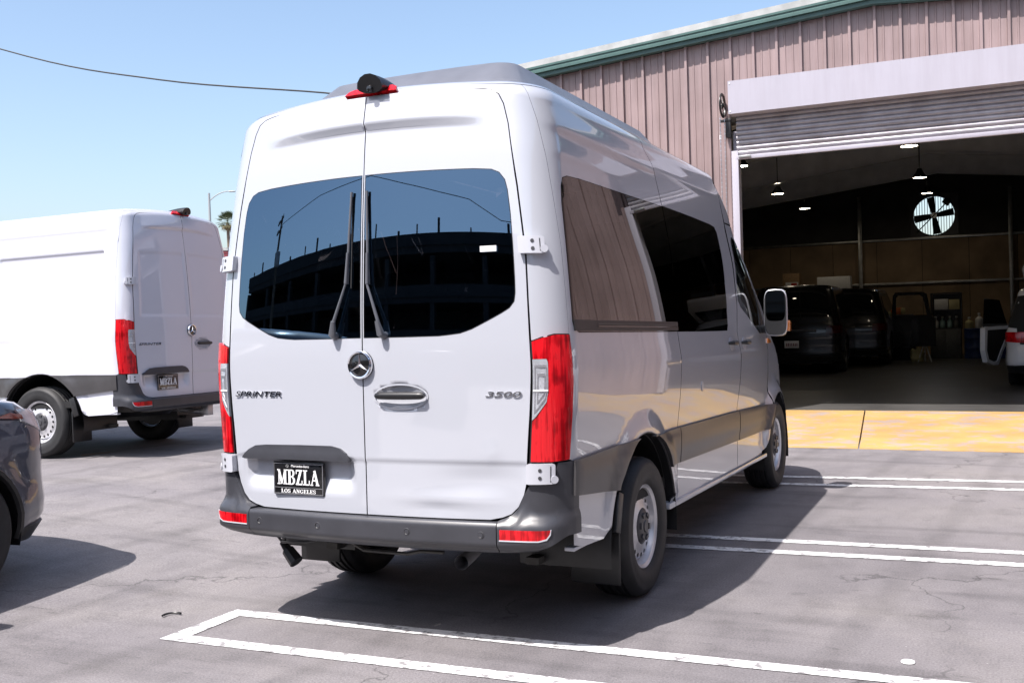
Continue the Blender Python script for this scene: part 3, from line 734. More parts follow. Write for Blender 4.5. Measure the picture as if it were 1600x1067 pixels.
        # wheel wells
        for c, R, y0, y1 in ((WC, .570, None, None), (FC, .532, None, None)):
            mb = MB(); n = 22; a = np.linspace(PI+.15, -.15, n)
            xo = .992 if c is WC else .965
            for x in (xo, .50): mb.v += [(sg*x, c[0]+R*math.cos(t), max(.30, c[1]+R*math.sin(t))) for t in a]
            mb.v += [(sg*.50, c[0], .30)]
            mb.f += [(i, i+1, n+i+1, n+i) for i in range(n-1)]+[(n+i, n+i+1, 2*n) for i in range(n-1)]
            mb.n = [None]*len(mb.v); mb.m = [0]*len(mb.f)
            mb.build('wheel_arch_liner', M['black'], root, smooth=True)
        # arch lip
        lip = MB(); n = 24
        for c, R, a in ((WC, .572, np.linspace(PI-.30, .30, n)), ):
            pts = []
            for t in a:
                y, z = c[0]+R*math.cos(t), c[1]+R*math.sin(t); P = S.P(S.yU(y, z), z); pts.append((sg*(P[0]+.014), y, z))
            lip.tube(pts, .007, 6)
        lip.build('arch_lip', M['clad'], root, smooth=True)
        # mudflap
        MB().box((sg*.845, .80, .35), (.27, .018, .33)).build('mudflap', M['black'], root, bevel=.008)
        MB().box((sg*.985, .755, .56), (.03, .07, .20), rot=Matrix.Rotation(-.3, 3, 'X')).build('flap_bracket', M['black'], root, bevel=.004)
        # front: fender, nose, windscreen
        up_ = S.sd([(4.572, 1.0), (4.575, 1.22), (4.575, 1.36), (4.645, 1.46), (4.475, 1.66), (4.315, 1.86), (4.115, 2.06), (3.945, 2.20), (3.81, 2.248), (3.50, 2.258), (3.415, 2.258), (3.37, 2.40), (3.31, 2.50), (3.25, 2.60)])
        af = S.sd([(FC[0]+.535*math.cos(t), FC[1]+.535*math.sin(t)) for t in np.linspace(PI-1.0, .42, 16)])
        E_ = S.UB[5]
        nose = af+S.sd([(5.43, .45)])+[(E_, .45), (E_, 1.27)]+S.rs([(4.4, 1.27), (3.75, 1.30), (3.62, 1.36), (3.50, 1.60), (3.44, 1.95), (3.50, 2.25), (3.7, 2.34), (4.3, 2.36)])+[(E_, 2.36), (E_, 2.60)]+up_[::-1]
        nb = panel(S, 'nose_panel', F(nose), [], .07, PA, root, disp=dsp)
        ws = [(E_, 1.275)]+S.rs([(4.4, 1.275), (3.75, 1.305), (3.63, 1.365), (3.51, 1.60), (3.45, 1.95), (3.51, 2.24), (3.7, 2.335), (4.3, 2.355)])+[(E_, 2.355)]
        panel(S, 'windscreen', F(ws), [], .10, M['glassc'], nb, off=.001, thick=.004)
        hl = S.rs([(3.35, .82), (3.95, .80), (4.15, .86), (4.10, .98), (3.8, 1.03), (3.4, 1.02)]); panel(S, 'headlamp', F(hl), [], .07, M['lensc'], nb, off=.004, thick=.01)
        gr = [(E_, .62)]+S.rs([(4.25, .62), (4.2, .92)])+[(E_, .95)]; panel(S, 'grille', F(gr), [], .10, M['black'], nb, off=.008, thick=.012)
        # mirror
        P = S.P(S.yU(4.42, 1.50), 1.50)
        mh = MB()
        ax = Vector((sg*(P[0]+.145), 4.30, 1.615))
        R3 = Matrix.Rotation(sg*.10, 3, 'Z')
        n = 20; rings = []
        for (dy, k) in ((-.075, .90), (-.065, .98), (-.02, 1.0), (.05, .92), (.10, .70), (.125, .35)):
            rings.append([ax+R3 @ Vector((.091*k*math.copysign(abs(math.cos(t))**.45, math.cos(t)), dy, -.010+.190*k*math.copysign(abs(math.sin(t))**.45, math.sin(t)))) for t in [2*PI*j/n for j in range(n)]])
        mh.add([p for r in rings for p in r], [(i*n+j, i*n+(j+1) % n, (i+1)*n+(j+1) % n, (i+1)*n+j) for i in range(5) for j in range(n)]+[tuple(range(n)), tuple(range(5*n, 6*n))])
        mo = mh.build('side_mirror', PA, root, smooth=True, angle=45)
        mg = MB(); pts = [ax+R3 @ Vector((.076*math.copysign(abs(math.cos(t))**.45, math.cos(t)), -.078, .045+.122*math.copysign(abs(math.sin(t))**.45, math.sin(t)))) for t in [2*PI*j/n for j in range(n)]]
        mg.add(pts, [tuple(range(n))]); mg.build('mirror_glass', M['mirror'], mo)
        mg = MB(); pts = [ax+R3 @ Vector((.086*math.copysign(abs(math.cos(t))**.45, math.cos(t)), -.0765, -.010+.178*math.copysign(abs(math.sin(t))**.45, math.sin(t)))) for t in [2*PI*j/n for j in range(n)]]
        mg.add(pts, [tuple(range(n))]); mg.build('mirror_bezel', M['black'], mo)
        MB().box(ax+Vector((sg*.085, .03, -.115)), (.035, .09, .085)).build('indicator_lens', M['red'] if False else M['amber'], mo, bevel=.008)
        MB().box(((sg*(P[0]+.05)), 4.36, 1.475), (.22, .09, .07)).build('mirror_arm', M['black'], mo, bevel=.02)
        po = S.sd([(4.60, 1.36), (4.76, 1.36), (4.74, 1.385), (4.62, 1.40)])
        panel(S, 'side_repeater', F(po), [], .05, M['amber'], nb, off=.012, thick=.02)
        # inner liner
        lo = S.sd([(.25, .55), (3.9, .55), (4.2, 1.0), (4.2, 1.35), (3.7, 2.55), (.25, 2.60)])
        if glassy: wh = [S.sd([(.30, 1.48), (3.14, 1.48), (3.12, 2.17), (.33, 2.16)]), S.sd([(3.6, 1.68), (4.0, 1.55), (4.02, 1.9), (3.8, 2.1), (3.6, 2.1)])]
        else: wh = [S.sd([(3.6, 1.68), (4.0, 1.55), (4.02, 1.9), (3.8, 2.1), (3.6, 2.1)])]
        wh[0] = wh[0]
        hole2 = S.sd([(WC[0]+.56*math.cos(t), WC[1]+.56*math.sin(t)) for t in np.linspace(.5, PI-.5, 14)])
        panel(S, 'side_lining', F(lo), [F(h) for h in wh]+[F(hole2)], .12, M['liner'], root, off=-.035, thick=0)
        lr = S.rs([(0, .60), (1.95, .60), (1.9, 2.58), (0, 2.58)])
        panel(S, 'rear_lining', F(lr), [F(S.rs([(.03, 1.49), (.80, 1.56), (.86, 1.68), (.86, 2.12), (.78, 2.16), (.03, 2.16)]))] if glassy else [], .12, M['liner'], root, off=-.075, thick=0)
        # wheels
        for y, fr in ((1.263, False), (4.928, True)):
            add_wheel(root, sg*.858, y, .378+.022*y, sg, front=fr)
    # ---- roof
    mb = MB(); ss = [i*.1 for i in range(0, 51)]; ss = [-a for a in ss[::-1][:-1]]+ss; vv = [2.606]+[2.616+.0105*k for k in range(7)]; n = len(ss)
    for v in vv: mb.v += [S(s if abs(s) < 5 else math.copysign(4.9999, s), v) for s in ss]
    mb.f += [(r*n+i, r*n+(i+1) % n, (r+1)*n+(i+1) % n, (r+1)*n+i) for r in range(len(vv)-1) for i in range(n)]
    base = (len(vv)-1)*n; ring = mb.v[base:base+n]; cy = 2.1; K = 8; prevb = base
    for k in range(1, K+1):
        t = 1-k/K; st = len(mb.v)
        for p in ring:
            x = p[0]*t; y = cy+(p[1]-cy)*(.35+.65*t) if k < K else cy+(p[1]-cy)*.35
            z = 2.675-(.055)*(x/.9)**2; z = p[2]*(t**3)+z*(1-t**3); mb.v.append((x, y, z))
        mb.f += [(prevb+i, prevb+(i+1) % n, st+(i+1) % n, st+i) for i in range(n)]; prevb = st
    mb.n = [None]*len(mb.v); mb.m = [0]*len(mb.f)
    mb.build('roof', PA, root, smooth=True, angle=60)
    if glassy:
        ru = MB(); nx = 20
        def rz(x, base): return 2.668+base-(.050 if base < .05 else .018)*(x/.8)**2
        def ring_(hx, y0, y1, z, r):
            pts = []
            for (cx, cy_, a0) in ((hx-r, y1-r, 0), (-hx+r, y1-r, PI/2), (-hx+r, y0+r, PI), (hx-r, y0+r, 3*PI/2)):
                pts += [(cx+r*math.cos(a0+PI/2*k/4), cy_+r*math.sin(a0+PI/2*k/4)) for k in range(5)]
            out = []
            for i, p in enumerate(pts):
                q = pts[(i+1) % len(pts)]; L = math.hypot(q[0]-p[0], q[1]-p[1]); m_ = 12 if i % 5 == 4 else 1
                out += [(p[0]+(q[0]-p[0])*k/m_, p[1]+(q[1]-p[1])*k/m_) for k in range(m_)]
            return [(x, y, rz(x, z)) for x, y in out]
        rs_ = [ring_(.70, .36, 2.95, -.05, .08), ring_(.70, .37, 2.94, .0, .08), ring_(.67, .385, 2.90, .016, .08), ring_(.545, .565, 2.70, .168, .09), ring_(.515, .60, 2.66, .180, .10), ring_(.30, .95, 2.4, .186, .08)]
        n = len(rs_[0]); ru.add([p for r in rs_ for p in r], [(i*n+k, i*n+(k+1) % n, (i+1)*n+(k+1) % n, (i+1)*n+k) for i in range(5) for k in range(n)]+[tuple(range(5*n, 6*n))])
        M['roofunit'] = mat('grained_roof_plastic', (.125, .13, .15), .34, bump=(260, .6, .003), noise=.12, nscale=8, spec=.7)
        un = ru.build('roof_air_unit', M['roofunit'], root, smooth=True, angle=28)
    # ---- interior and underbody
    MB().box((0, 2.6, .585), (1.86, 4.9, .03)).build('cabin_floor', M['liner'], root)
    MB().box((0, 2.5, .52), (1.5, 4.6, .08)).build('underbody', M['dirty'], root)
    if glassy:
        for y in (1.15, 2.0, 2.85, 3.85):
            for x in ((-.62, -.12, .55) if y < 3.5 else (-.5, .5)):
                s_ = MB(); s_.box((x, y, 1.0), (.44, .46, .12)); s_.box((x, y-.26, 1.35), (.44, .10, .72), rot=Matrix.Rotation(.16, 3, 'X')); s_.box((x, y-.33, 1.78), (.25, .08, .18)); s_.box((x, y, .78), (.30, .30, .40))
                s_.build('passenger_seat', M['seat'], root, bevel=.035)
    MB().tube([(-.74, 1.263, .40), (.74, 1.263, .40)], .055, 12).tube([(0, 1.263, .40), (0, 3.6, .48)], .04, 8).lathe([(.05, -.12), (.14, -.05), (.15, .05), (.05, .12)], 16, c=(0, 1.263, .40)).build('rear_axle', M['dirty'], root, smooth=True)
    for sg in (1, -1): MB().box((sg*.60, 1.26, .33), (.07, 1.4, .035)).build('leaf_spring', M['dirty'], root)
    MB().tube([(.30, 2.2, .47), (.32, .9, .46), (.36, .55, .44), (.40, .30, .405), (.425, .14, .395)], [.03, .03, .03, .033, .035], 14, False).build('exhaust_pipe', M['steel'], root, smooth=True)
    MB().box((0, .22, .50), (1.1, .10, .08)).build('rear_crossmember', M['dirty'], root, bevel=.01)
    MB().tube([(-.18, .10, .475), (-.10, .12, .425), (.14, .13, .42), (.22, .12, .44), (.34, .13, .44)], .010, 6).build('spare_wheel_hanger', M['dirty'], root, smooth=True)
    MB().lathe([(.10, .40), (.30, .40), (.36, .46), (.36, .52), (.10, .53)], 28, axis='Z', c=(.0, .72, 0)).build('spare_wheel', M['black'], root, smooth=True)
    if glassy:
        t = MB().tube([(-.70, .26, .40), (-.65, .25, .36)], [.016, .026], 10).tube([(-.66, .25, .365), (-.60, .245, .305)], [.032, .038], 8).tube([(-.62, .27, .50), (-.69, .26, .45), (-.665, .25, .37)], .006, 6).build('trailer_socket', M['black'], root, smooth=True)
        MB().tube([(-.56, .04, .485), (-.50, .0, .462), (-.36, .0, .47), (-.25, .06, .49)], .007, 6).build('trailer_wiring', M['black'], root, smooth=True)
    else:
        MB().box((.36, .10, .42), (.10, .10, .12)).build('tow_bracket', M['steel'], root, bevel=.01)
    return root
main_van = make_van('bus', 'passenger_van', 'white high-roof passenger van with tinted windows and dented rear door, closest to the camera', 'van')
main_van.rotation_euler = (-.022, 0, 0)
# small marks only on this van
P_ = S.P(.675/XS*.85, 1.846)
MB().box((P_[0]-.0, P_[1]-.012, 1.846), (.078, .002, .026), rz=.12).build('window_sticker', M['letter'], main_van)
cargo = make_van('cargo', 'cargo_van', 'white high-roof cargo van without side windows, parked at the left', 'van')
cargo.location = (-5.42145505, 4.85275464, .18560224); cargo.rotation_euler = (-.01729118, .01587051, 1.64541335)
# ================================================================ SETTING
def nodes(m): return m.node_tree, m.node_tree.nodes['Principled BSDF']
def asphalt():
    m = mat('worn_asphalt', (.17, .16, .165), .88); t, b = nodes(m); N = t.nodes.new; L = t.links.new
    tc = N('ShaderNodeTexCoord')
    def noise(sc_, det=5, rough=.55, mp=None, dist=0):
        n = N('ShaderNodeTexNoise'); n.inputs['Scale'].default_value = sc_; n.inputs['Detail'].default_value = det; n.inputs['Roughness'].default_value = rough; n.inputs['Distortion'].default_value = dist
        if mp:
            q = N('ShaderNodeMapping'); q.inputs['Scale'].default_value = mp[0]; q.inputs['Rotation'].default_value = (0, 0, mp[1]); L(tc.outputs['Object'], q.inputs[0]); L(q.outputs[0], n.inputs['Vector'])
        else: L(tc.outputs['Object'], n.inputs['Vector'])
        return n.outputs[0]
    def ramp(x, *st):
        r = N('ShaderNodeValToRGB'); e = r.color_ramp.elements; e[0].position, e[1].position = st[0][0], st[-1][0]
        e[0].color = (*[st[0][1]]*3, 1) if not isinstance(st[0][1], tuple) else (*st[0][1], 1); e[1].color = (*[st[-1][1]]*3, 1) if not isinstance(st[-1][1], tuple) else (*st[-1][1], 1)
        for p, c in st[1:-1]: k = e.new(p); k.color = (*([c]*3 if not isinstance(c, tuple) else c), 1)
        L(x, r.inputs[0]); return r.outputs[0]
    def mul(a, c, f=1):
        x = N('ShaderNodeMix'); x.data_type = 'RGBA'; x.blend_type = 'MULTIPLY'; x.inputs[0].default_value = f; L(a, x.inputs[6]); L(c, x.inputs[7]); return x.outputs[2]
    base = ramp(noise(.55, 6, .6, dist=.6), (.30, (.132, .123, .131)), (.50, (.172, .160, .165)), (.72, (.205, .190, .186)))
    base = mul(base, ramp(noise(3.2, 6, .7, ((1, .55, 1), .15)), (.30, .78), (.5, 1.0), (.75, 1.10)))
    base = mul(base, ramp(noise(1.1, 3, .5, ((.5, 3.2, 1), .05)), (.36, .80), (.47, 1.0), (1, 1.0)))       # streaks, tyre wear
    base = mul(base, ramp(noise(7, 4, .6, ((.55, 1.6, 1), -.1)), (.26, .60), (.37, 1.0), (1, 1.0)))       # small stains
    base = mul(base, ramp(noise(95, 3, .75), (.25, .55), (.5, 1.0), (.8, 1.5)))                           # aggregate
    sp = N('ShaderNodeTexVoronoi'); sp.inputs['Scale'].default_value = 9; L(tc.outputs['Object'], sp.inputs['Vector'])
    lt = ramp(sp.outputs['Distance'], (.022, 1.9), (.035, 1.0), (1, 1.0)); base = mul(base, lt)
    wv = N('ShaderNodeTexWave'); wv.bands_direction = 'X'; wv.inputs['Scale'].default_value = .33; wv.inputs['Distortion'].default_value = 1.6; wv.inputs['Detail'].default_value = 2; wv.inputs['Detail Scale'].default_value = .35
    qm = N('ShaderNodeMapping'); qm.inputs['Rotation'].default_value = (0, 0, .12); L(tc.outputs['Object'], qm.inputs[0]); L(qm.outputs[0], wv.inputs['Vector'])
    base = mul(base, ramp(wv.outputs['Fac'], (.0, .86), (.10, 1.0), (1, 1.0)))
    ov = N('ShaderNodeTexVoronoi'); ov.inputs['Scale'].default_value = .75; ov.inputs['Randomness'].default_value = 1
    on = N('ShaderNodeVectorMath'); on.operation = 'MULTIPLY_ADD'; on.inputs[1].default_value = (.25, .25, 0); nz = N('ShaderNodeTexNoise'); nz.inputs['Scale'].default_value = 6; L(tc.outputs['Object'], nz.inputs['Vector']); L(nz.outputs['Color'], on.inputs[0]); L(tc.outputs['Object'], on.inputs[2]); L(on.outputs[0], ov.inputs['Vector'])
    base = mul(base, ramp(ov.outputs['Distance'], (.02, .66), (.085, 1.0), (1, 1.0)))
    # cracks
    wn = N('ShaderNodeTexNoise'); wn.inputs['Scale'].default_value = 2.4; wn.inputs['Detail'].default_value = 5; L(tc.outputs['Object'], wn.inputs['Vector'])
    va = N('ShaderNodeVectorMath'); va.operation = 'MULTIPLY_ADD'; va.inputs[1].default_value = (.9, .9, 0); L(wn.outputs['Color'], va.inputs[0]); L(tc.outputs['Object'], va.inputs[2])
    vo = N('ShaderNodeTexVoronoi'); vo.feature = 'DISTANCE_TO_EDGE'; vo.inputs['Scale'].default_value = .30; L(va.outputs[0], vo.inputs['Vector'])
    cr = ramp(vo.outputs['Distance'], (.0010, .45), (.0030, 1.0), (1, 1.0))
    gate = ramp(noise(.8, 2), (.42, 0.0), (.52, .95), (1, .95))
    x = N('ShaderNodeMix'); x.data_type = 'RGBA'; x.blend_type = 'MULTIPLY'; L(gate, x.inputs[0]); L(base, x.inputs[6]); L(cr, x.inputs[7]); base = x.outputs[2]
    L(base, b.inputs['Base Color'])
    rr = N('ShaderNodeMapRange'); L(noise(5, 3), rr.inputs[0]); rr.inputs['To Min'].default_value = .72; rr.inputs['To Max'].default_value = .95; L(rr.outputs[0], b.inputs['Roughness'])
    bp = N('ShaderNodeBump'); bp.inputs['Strength'].default_value = .55; bp.inputs['Distance'].default_value = .006; L(noise(140, 3, .7), bp.inputs['Height'])
    bp2 = N('ShaderNodeBump'); bp2.inputs['Strength'].default_value = .4; bp2.inputs['Distance'].default_value = .02; L(noise(1.5, 4), bp2.inputs['Height']); L(bp.outputs[0], bp2.inputs['Normal']); L(bp2.outputs[0], b.inputs['Normal'])
    return m
M['asphalt'] = asphalt()
def worn(name, col, under, wear=.42, scale=9, rough=.7, stretch=(1, 1, 1), c2=None):
    """paint worn through to what lies under it"""
    m = mat(name, col, rough); t, b = nodes(m); N = t.nodes.new; L = t.links.new; tc = N('ShaderNodeTexCoord')
    mp = N('ShaderNodeMapping'); mp.inputs['Scale'].default_value = stretch; L(tc.outputs['Object'], mp.inputs[0])
    n = N('ShaderNodeTexNoise'); n.inputs['Scale'].default_value = scale; n.inputs['Detail'].default_value = 9; n.inputs['Roughness'].default_value = .72; L(mp.outputs[0], n.inputs['Vector'])
    r = N('ShaderNodeValToRGB'); r.color_ramp.elements[0].position = wear-.04; r.color_ramp.elements[1].position = wear+.05; r.color_ramp.elements[0].color = (*under, 1); r.color_ramp.elements[1].color = (*col, 1)
    L(n.outputs[0], r.inputs[0])
    n2 = N('ShaderNodeTexNoise'); n2.inputs['Scale'].default_value = 1.1; n2.inputs['Detail'].default_value = 5; L(tc.outputs['Object'], n2.inputs['Vector'])
    r2 = N('ShaderNodeValToRGB'); r2.color_ramp.elements[0].position = .3; r2.color_ramp.elements[1].position = .65; c2 = c2 or (.8, .8, .8); r2.color_ramp.elements[0].color = (*c2, 1); r2.color_ramp.elements[1].color = (1, 1, 1, 1); L(n2.outputs[0], r2.inputs[0])
    x = N('ShaderNodeMix'); x.data_type = 'RGBA'; x.blend_type = 'MULTIPLY'; x.inputs[0].default_value = 1; L(r.outputs[0], x.inputs[6]); L(r2.outputs[0], x.inputs[7])
    n3 = N('ShaderNodeTexNoise'); n3.inputs['Scale'].default_value = 120; n3.inputs['Detail'].default_value = 2; L(tc.outputs['Object'], n3.inputs['Vector'])
    bp = N('ShaderNodeBump'); bp.inputs['Strength'].default_value = .4; bp.inputs['Distance'].default_value = .004; L(n3.outputs[0], bp.inputs['Height']); L(bp.outputs[0], b.inputs['Normal'])
    L(x.outputs[2], b.inputs['Base Color']); return m
M['line'] = worn('worn_white_road_paint', (.74, .74, .74), (.24, .23, .235), .445, 15)
M['yellow'] = worn('worn_yellow_floor_paint', (.45, .30, .105), (.35, .29, .25), .455, 3.2, .62, (1, 1.3, 1), (.78, .70, .74))
M['concrete'] = mat('concrete', (.24, .225, .22), .6, noise=.18, nscale=3, bump=(60, .3, .003))
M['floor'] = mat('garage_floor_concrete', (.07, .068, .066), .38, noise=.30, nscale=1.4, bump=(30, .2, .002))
def gz(x, y): return .19*sst(-x, 1.2, 5.2)
def ground():
    xs = sorted(set([-900, -300, -100, -40, -20, -12, -8]+[round(-6+.2*k, 2) for k in range(27)]+[0, 5, 20, 60, 200, 900])); ys = [-900, -200, -60, -20, -10, -5, 0, 5, 10, 20, 60, 200, 900]
    mb = MB(); mb.add([(x, y, gz(x, y)) for y in ys for x in xs], [(j*len(xs)+i, j*len(xs)+i+1, (j+1)*len(xs)+i+1, (j+1)*len(xs)+i) for j in range(len(ys)-1) for i in range(len(xs)-1)])
    o = mb.build('ground', M['asphalt'], smooth=True); tag(o, kind='structure')
ground()
def sheet(name, quad, m, z=.004, nx=1, kind='structure'):
    mb = MB(); a, b, c, d = [Vector(p) for p in quad]; vs = []
    for i in range(nx+1):
        t = i/nx; p = a.lerp(b, t); q = d.lerp(c, t)
        vs += [(p.x, p.y, gz(p.x, p.y)+z), (q.x, q.y, gz(q.x, q.y)+z)]
    mb.add(vs, [(2*i, 2*i+2, 2*i+3, 2*i+1) for i in range(nx)]); o = mb.build(name, m); tag(o, kind=kind); return o
def line_mb(mb, p0, p1, w, nx=8):
    p0, p1 = Vector(p0), Vector(p1); d = (p1-p0).normalized(); n = Vector((-d.y, d.x))*w/2; vs = []
    for i in range(nx+1):
        p = p0.lerp(p1, i/nx); vs += [(p.x+n.x, p.y+n.y, gz(p.x, 0)+.004), (p.x-n.x, p.y-n.y, gz(p.x, 0)+.004)]
    mb.add(vs, [(2*i, 2*i+1, 2*i+3, 2*i+2) for i in range(nx)])
def stall_line(y0, y1, xl, slope, w=.095):
    """two parallel painted lines joined by an end bar"""
    mb = MB(); xr = 6.6
    line_mb(mb, (xl+w/2, y0-slope*0), (xr, y0+slope*(xr-xl)), w, 10); line_mb(mb, (xl+w/2, y1), (xr, y1+slope*(xr-xl)), w, 10)
    vs = [(xl-w/2-.02, y0-w/2), (xl+w/2, y0-w/2), (xl+w/2+.0, y1+w/2), (xl-w/2, y1+w/2)]
    mb.add([(a, b, gz(a, 0)+.004) for a, b in vs], [(0, 1, 2, 3)])
    o = mb.build('parking_line', M['line']); tag(o, kind='structure'); return o
stall_line(-.215, .245, -.99, .030)
stall_line(2.385, 2.715, -1.02, .048, .10)
stall_line(5.00, 5.42, -1.02, .075, .10)
def ramp_slab(name, x0b, x0t, x1b, x1t, m):
    mb = MB(); yb, yt = 7.66, 10.75; vs = []; n = 5
    mb.add([(x0b, yb, .006), (x1b, yb, .006), (x1t, yt, .130), (x0t, yt, .130), (x0b, yb, -.1), (x1b, yb, -.1), (x1t, yt, -.1), (x0t, yt, -.1)], [(0, 1, 2, 3), (4, 7, 6, 5), (0, 4, 5, 1), (1, 5, 6, 2), (2, 6, 7, 3), (3, 7, 4, 0)])
    o = mb.build(name, m); tag(o, kind='structure')
ramp_slab('yellow_ramp', -3.2, -3.2, 1.30, 1.02, M['yellow']); ramp_slab('yellow_ramp', 1.318, 1.038, 5.6, 5.3, M['yellow'])
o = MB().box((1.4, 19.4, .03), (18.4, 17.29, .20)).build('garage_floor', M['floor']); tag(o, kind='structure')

# ================================================================ GARAGE BUILDING
M['wall'] = mat('dusty_pink_steel_siding', (.275, .205, .202), .42, noise=.13, nscale=1.7, bump=(3, .05, .01))
def streaks(m, amt, sc_=(2.6, 2.6, .16)):
    t, b = nodes(m); old = b.inputs['Base Color'].links[0].from_socket; tc = t.nodes.new('ShaderNodeTexCoord'); q = t.nodes.new('ShaderNodeMapping'); q.inputs['Scale'].default_value = sc_
    n = t.nodes.new('ShaderNodeTexNoise'); n.inputs['Scale'].default_value = 3; n.inputs['Detail'].default_value = 7; n.inputs['Roughness'].default_value = .7; t.links.new(tc.outputs['Object'], q.inputs[0]); t.links.new(q.outputs[0], n.inputs['Vector'])
    r_ = t.nodes.new('ShaderNodeValToRGB'); r_.color_ramp.elements[0].position = .32; r_.color_ramp.elements[1].position = .6; r_.color_ramp.elements[0].color = (1-amt, 1-amt*1.1, 1-amt*1.2, 1); r_.color_ramp.elements[1].color = (1, 1, 1, 1); t.links.new(n.outputs[0], r_.inputs[0])
    x_ = t.nodes.new('ShaderNodeMix'); x_.data_type = 'RGBA'; x_.blend_type = 'MULTIPLY'; x_.inputs[0].default_value = 1; t.links.new(old, x_.inputs[6]); t.links.new(r_.outputs[0], x_.inputs[7]); t.links.new(x_.outputs[2], b.inputs['Base Color'])
streaks(M['wall'], .22)
M['green'] = mat('green_trim', (.05, .105, .095), .45, noise=.12, nscale=6)
M['capw'] = mat('weathered_white_trim', (.36, .37, .36), .5, noise=.2, nscale=5)
M['hood'] = mat('white_painted_steel', (.37, .355, .405), .4, noise=.03, nscale=2)
M['slat'] = mat('galvanised_curtain', (.35, .335, .365), .42, metal=.3, noise=.10, nscale=4)
streaks(M['hood'], .08); streaks(M['slat'], .25, (1.2, 1.2, 1.2))
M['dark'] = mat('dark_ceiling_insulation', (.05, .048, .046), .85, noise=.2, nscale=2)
M['ply'] = mat('brown_plywood', (.30, .21, .13), .75, noise=.3, nscale=1.6)
M['beam'] = mat('grey_primer_steel', (.78, .78, .78), .6, noise=.1, nscale=3)
M['galv'] = mat('galvanised_girt', (.42, .42, .40), .35, metal=.7, noise=.2, nscale=6)
WY = 9.9; XL, XR = -8.0, 10.8; RX = 1.35
def roofz(x): return 5.39-.074*abs(x-RX)      # bottom of the green band
bld = empty('garage_building', (0, WY, 0)); tag(bld, 'pink ribbed steel garage with green roof trim and open roller door', 'building')
def at_bld(o): o.parent = bld; o.location = Vector(o.location)-Vector((0, WY, 0)); return o
BAY = .3065
def prof_bay(x0):
    h = .046
    return [(x0-.024, 0), (x0-.014, h), (x0+.018, h), (x0+.020, 0), (x0+.088, 0), (x0+.094, .009), (x0+.110, .009), (x0+.116, 0), (x0+.190, 0), (x0+.196, .009), (x0+.212, .009), (x0+.218, 0)]
DX0, DX1 = -.395, 3.45
def siding(x0, nb, zbf, ztf):
    mb = MB(); pts = []
    for k in range(nb): pts += prof_bay(x0+k*BAY)
    pts.append((x0+nb*BAY-.023-.001, 0))
    vs = []; n = len(pts)
    for x, d in pts: vs += [(x, WY-d, zbf(x)), (x, WY-d, ztf(x))]
    fs = [(2*i, 2*i+2, 2*i+3, 2*i+1) for i in range(n-1)]
    b = len(vs)   # back side gives the sheet its thickness
    vs += [(pts[0][0], WY+.02, zbf(pts[0][0])), (pts[-1][0], WY+.02, zbf(pts[-1][0])), (pts[-1][0], WY+.02, ztf(pts[-1][0])), (pts[0][0], WY+.02, ztf(pts[0][0]))]
    fs += [(b, b+3, b+2, b+1), (0, 1, b+3, b), (2*n-2, b+1, b+2, 2*n-1)]
    mb.add(vs, fs); return at_bld(mb.build('wall_panel', M['wall']))
x = -2.926-BAY*17+.0; x = -.787-BAY*24
k = 0
while x < XR-.3:
    nb = 3
    xe = x+nb*BAY
    if x < DX0-.15 and xe > DX0-.09: # split at the door's left edge
        nb = max(1, int(round((DX0-.11-x)/BAY))); xe = x+nb*BAY
    over = x > DX0-.2 and x < DX1-.05
    if over and xe > DX1+.1: nb = max(1, int(round((DX1+.11-x)/BAY))); xe = x+nb*BAY
    siding(x+.001, nb, (lambda q: 4.25) if over else (lambda q: 0.10 if q < 9 else .10), lambda q: roofz(q)-.055)
    x = xe
def pbox(name, c, d, m, par=None, **k):
    o = MB().box(c, d).build(name, m, None, **k)
    if par is None: return at_bld(o)
    o.parent = par; return o
def band(name, z0, z1, y0, y1, m, xa=XL-.15, xb=XR+.15):
    mb = MB()
    for (p, q) in ((xa, RX), (RX, xb)):
        mb.add([(p, y0, roofz(p)+z0), (q, y0, roofz(q)+z0), (q, y0, roofz(q)+z1), (p, y0, roofz(p)+z1), (p, y1, roofz(p)+z0), (q, y1, roofz(q)+z0), (q, y1, roofz(q)+z1), (p, y1, roofz(p)+z1)],
               [(0, 1, 2, 3), (5, 4, 7, 6), (0, 4, 5, 1), (3, 2, 6, 7), (0, 3, 7, 4), (1, 5, 6, 2)])
    return at_bld(mb.build(name, m))
# rake trim in lengths, lapped
xs_ = [XL-.15, -4.6, -1.65, RX, 4.3, 7.3, XR+.15]
for i in range(6):
    a, b = xs_[i], xs_[i+1]
    mb = MB(); y0, y1 = WY-.185-(.002 if i % 2 else 0), WY-.15
    prof = [(y0, 0), (y0, .035), (y0+.012, .045), (y0+.012, .060), (y0, .070), (y0, .098), (y1, .098), (y1, 0)]
    n = len(prof); vs = [(xx, y, roofz(xx)+z) for xx in (a, b) for y, z in prof]
    mb.add(vs, [(j, n+j, n+(j+1) % n, (j+1) % n) for j in range(n)]+[tuple(range(n)), tuple(range(n, 2*n))]); at_bld(mb.build('rake_trim', M['green']))
band('rake_cap', .0985, .185, WY-.17, WY+.05, M['capw'])
band('soffit_strip', -.058, -.001, WY-.145, WY-.045, M['green'])
